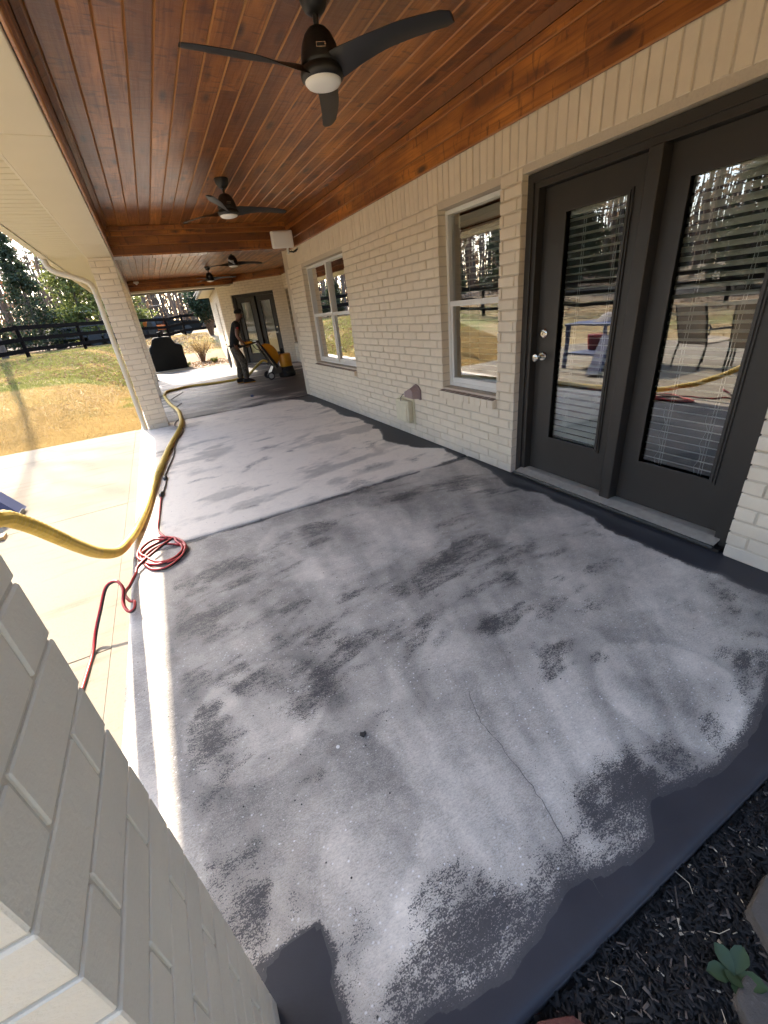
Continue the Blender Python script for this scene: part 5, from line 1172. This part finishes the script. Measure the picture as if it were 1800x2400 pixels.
for s, h, r_ in ((1, 15, .17), (2, 18, .20), (3, 13, .13)):
    mb, tw, _ = bare_tree(s, h, r_); VAR.append(tree_from(mb, tw, 'bare_tree', 'bark' if s != 2 else 'bark_red'))
# tall pines: long bare trunk, tuft of needles
PV = []
for s, h in ((11, 19), (12, 16)):
    mb, tw, ends = bare_tree(s, h, .17, .62, 11, 4); C = np.array([e[:] for e in ends]); C = np.repeat(C, 9, 0)+rng.normal(size=(len(C)*9, 3))*.33
    PV.append(tree_from(mb, tw, 'pine_tree', 'bark_red', 'twig', (C, rng.random(len(C)), 'needles_dark', .16)))
EV = []
for s, h, rd_, mt, n in ((21, 7.5, 1.9, 'needles_dark', 6500), (22, 5.6, 2.1, 'needles_olive', 7500), (23, 4.6, 1.7, 'needles_dark', 5500)):
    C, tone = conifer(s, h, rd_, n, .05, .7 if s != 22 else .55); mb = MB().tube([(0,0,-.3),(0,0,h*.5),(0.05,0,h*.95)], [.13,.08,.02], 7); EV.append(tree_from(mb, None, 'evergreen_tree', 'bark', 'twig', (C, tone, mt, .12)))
# oak still holding rust leaves
mb, tw, ends = bare_tree(31, 7, .11, .25, 12, 5); C = np.array([e[:] for e in ends]); C = np.repeat(C, 7, 0)+rng.normal(size=(len(C)*7, 3))*.22
OAK = tree_from(mb, tw, 'oak_tree', 'bark', 'twig', (C, rng.random(len(C)), 'leaf_rust', .07))
used = {}
def plant(src, x, y, sc, rz, label, group, cat='tree'):
    o = src if id(src) not in used else copy_tree(src); used[id(src)] = 1
    o.location = (x, y, float(terr(x, y))); o.rotation_euler = (0, 0, rz); o.scale = (sc, sc, sc); tag(o, label, cat, group); return o
plant(EV[0], -5.3, 31.5, .74, 0, 'tall dark green cedar behind the fence at left', 'evergreens behind the fence')
plant(EV[1], -3.2, 33.0, 1.0, 1, 'bright olive green evergreen beside the downspout', 'evergreens behind the fence')
plant(EV[2], -7.4, 31.5, .60, 2, 'low dark evergreen behind the fence at the left frame edge', 'evergreens behind the fence')
plant(EV[1], -1.0, 36.5, .9, 3, 'olive evergreen hidden mostly behind the brick column', 'evergreens behind the fence')
plant(OAK, -6.6, 27.5, .8, 0, 'small oak holding rust red leaves at left edge', 'yard trees')
plant(VAR[0], -5.3, 22.6, .75, 1, 'bare grey tree just beyond the fence at left, casting its shadow on the lawn', 'yard trees')
plant(VAR[2], -8.3, 26.0, .9, 2, 'bare tree leaning at the left frame edge', 'yard trees')
plant(VAR[1], -6.9, 34.0, .95, 5, 'bare tree rising behind the dark cedar', 'yard trees')
LB = {'c': 'one of the thin bare trunks in the woods seen under the far beam', 'l': 'one of the bare trees in the woods on the patio side, mirrored by the windows', 'p': 'one of the tall pines in the woods around the yard', 'u': 'one of the dark evergreens in the woods on the patio side, mirrored by the windows'}
rd = random.Random(99)
for k in range(46):                                   # woods straight ahead
    y = rd.uniform(52, 82); x = y*rd.uniform(-.30, .26)+rd.uniform(-1, 1)
    if k % 4 == 3: plant(PV[k % 2], x, y, rd.uniform(.7, 1.0), rd.uniform(0, 6), LB['p'], 'tall pines round the yard')
    else: plant(VAR[k % 3], x, y, rd.uniform(.65, 1.0), rd.uniform(0, 6), LB['c'], 'bare woodland trees beyond the yard')
for k in range(58):                                   # woods to the left, met in the reflections
    x = -rd.uniform(15, 34); y = rd.uniform(-8, 40)
    if k % 3 == 0: plant(PV[k % 2], x, y, rd.uniform(.65, .95), rd.uniform(0, 6), LB['p'], 'tall pines round the yard')
    else: plant(VAR[k % 3], x, y, rd.uniform(.55, .9), rd.uniform(0, 6), LB['l'], 'woodland trees west of the patio')
for k in range(12):
    plant(EV[(0, 2)[k % 2]], -rd.uniform(14, 24), rd.uniform(0, 34), rd.uniform(.6, 1.0), rd.uniform(0, 6), LB['u'], 'evergreens west of the patio')
# far wood, one grey-brown mass
n = 2600; a = rng.uniform(-1.9, .9, n); d = rng.uniform(75, 105, n); px, py = np.sin(a)*d, np.cos(a)*d; hh = rng.uniform(6, 15, n); ww = rng.uniform(.04, .16, n); lx = rng.normal(size=n)*.5
pz = terr(px, py); V = np.zeros((n, 8, 3))
for i, (u, v, t) in enumerate(((-1,-1,0),(1,-1,0),(1,1,0),(-1,1,0),(-.4,-.4,1),(.4,-.4,1),(.4,.4,1),(-.4,.4,1))):
    V[:,i,0] = px+u*ww+lx*t; V[:,i,1] = py+v*ww; V[:,i,2] = pz+t*hh
F = np.array([(0,1,5,4),(1,2,6,5),(2,3,7,6),(3,0,4,7)]); FF = (np.arange(n)[:,None,None]*8+F[None]).reshape(-1,4)
tag(link('far_woods', np_mesh('far_woods', V.reshape(-1,3), FF, M['bark'])), 'far grey-brown mass of bare winter woods', 'woods', kind='stuff')
n = 34000; a = rng.uniform(-1.9, .9, n); d = rng.uniform(80, 108, n); C = np.stack([np.sin(a)*d, np.cos(a)*d, 0*d], -1); C[:,2] = terr(C[:,0], C[:,1])+rng.random(n)**1.5*13
nb_ = 16000; bx = rng.uniform(-34, 14, nb_); by = rng.uniform(-30, -15, nb_); bz = terr(bx, by)+rng.random(nb_)**1.2*10  # unseen brush bank added behind the camera to hold back blue skylight
C = np.concatenate([C, np.stack([bx, by, bz], -1)]); n = len(C)
o = leaf_cloud('underbrush_and_sky_block', C, .5, 'litter', rng.random(n)*.5); tag(o, 'far brushy undergrowth below the bare woods, plus unseen brush added behind the camera to block low sky', 'woods', kind='stuff')

# ================================================================== GRASS AND LEAF LITTER
n = 190000; u = rng.random(n); yv = 8.58+19*u**1.5; xv = -.3-rng.random(n)*(yv*.30+1.2)
ok = ~((xv > -.62) & (yv < 18.2)) & ~((xv > .8) & (yv < 23)); xv, yv = xv[ok], yv[ok]
x2 = rng.uniform(-12, -6.7, 30000); y2 = rng.uniform(-3, 20, 30000); xv = np.concatenate([xv, x2, rng.uniform(-.5, 3, 9000)]); yv = np.concatenate([yv, y2, rng.uniform(22.6, 30, 9000)]); n = len(xv)
zg = terrg(xv, yv); hg = rng.uniform(.022, .058, n)*(1+.4*(yv > 15)); ag = rng.uniform(0, 6.283, n); wg = rng.uniform(.003, .008, n)*(1+.06*np.clip(yv-8, 0, 20)); lx_, ly_ = rng.normal(size=n)*.02, rng.normal(size=n)*.02
V = np.stack([np.stack([xv-np.cos(ag)*wg, yv-np.sin(ag)*wg, zg-.004], -1), np.stack([xv+np.cos(ag)*wg, yv+np.sin(ag)*wg, zg-.004], -1), np.stack([xv+lx_, yv+ly_, zg+hg], -1)], 1).reshape(-1,3)
me = np_mesh('grass', V, np.arange(n*3).reshape(-1,3), M['grass_blade'])
gt_ = sstep(.47, .60, fbm(xv*.42+1.3, yv*.55, 5, 4)+.20*sstep(12.5, 16, yv)-.10)*.85+rng.random(n)*.3-.15
fattr(me, 'tone', np.repeat(np.clip(gt_, 0, 1), 3)); tag(link('grass', me), 'short tan and green grass blades over the lawn', 'grass', kind='stuff')
n = 14000; yv = rng.uniform(15, 34, n); xv = -rng.random(n)*yv*.33+rng.uniform(-.5, 3.5, n); ok = ~((xv > -.6) & (yv < 22.8)); xv, yv = xv[ok], yv[ok]
x2 = rng.uniform(-22, -8, 9000); y2 = rng.uniform(-6, 28, 9000); xv = np.concatenate([xv, x2]); yv = np.concatenate([yv, y2]); C = np.stack([xv, yv, terrg(xv, yv)+.02], -1)
tag(leaf_cloud('leaf_litter', C, .055, 'litter', rng.random(len(C))), 'dry leaf litter scattered near the fence', 'leaves', kind='stuff')
n = 900; xv = rng.uniform(1.05, 2.6, n); yv = rng.uniform(17.9, 22.4, n); tag(leaf_cloud('bed_litter', np.stack([xv, yv, np.full(n, .03)], -1), .04, 'litter', rng.random(n)), 'pale leaf litter over the planting bed', 'leaves', kind='stuff')
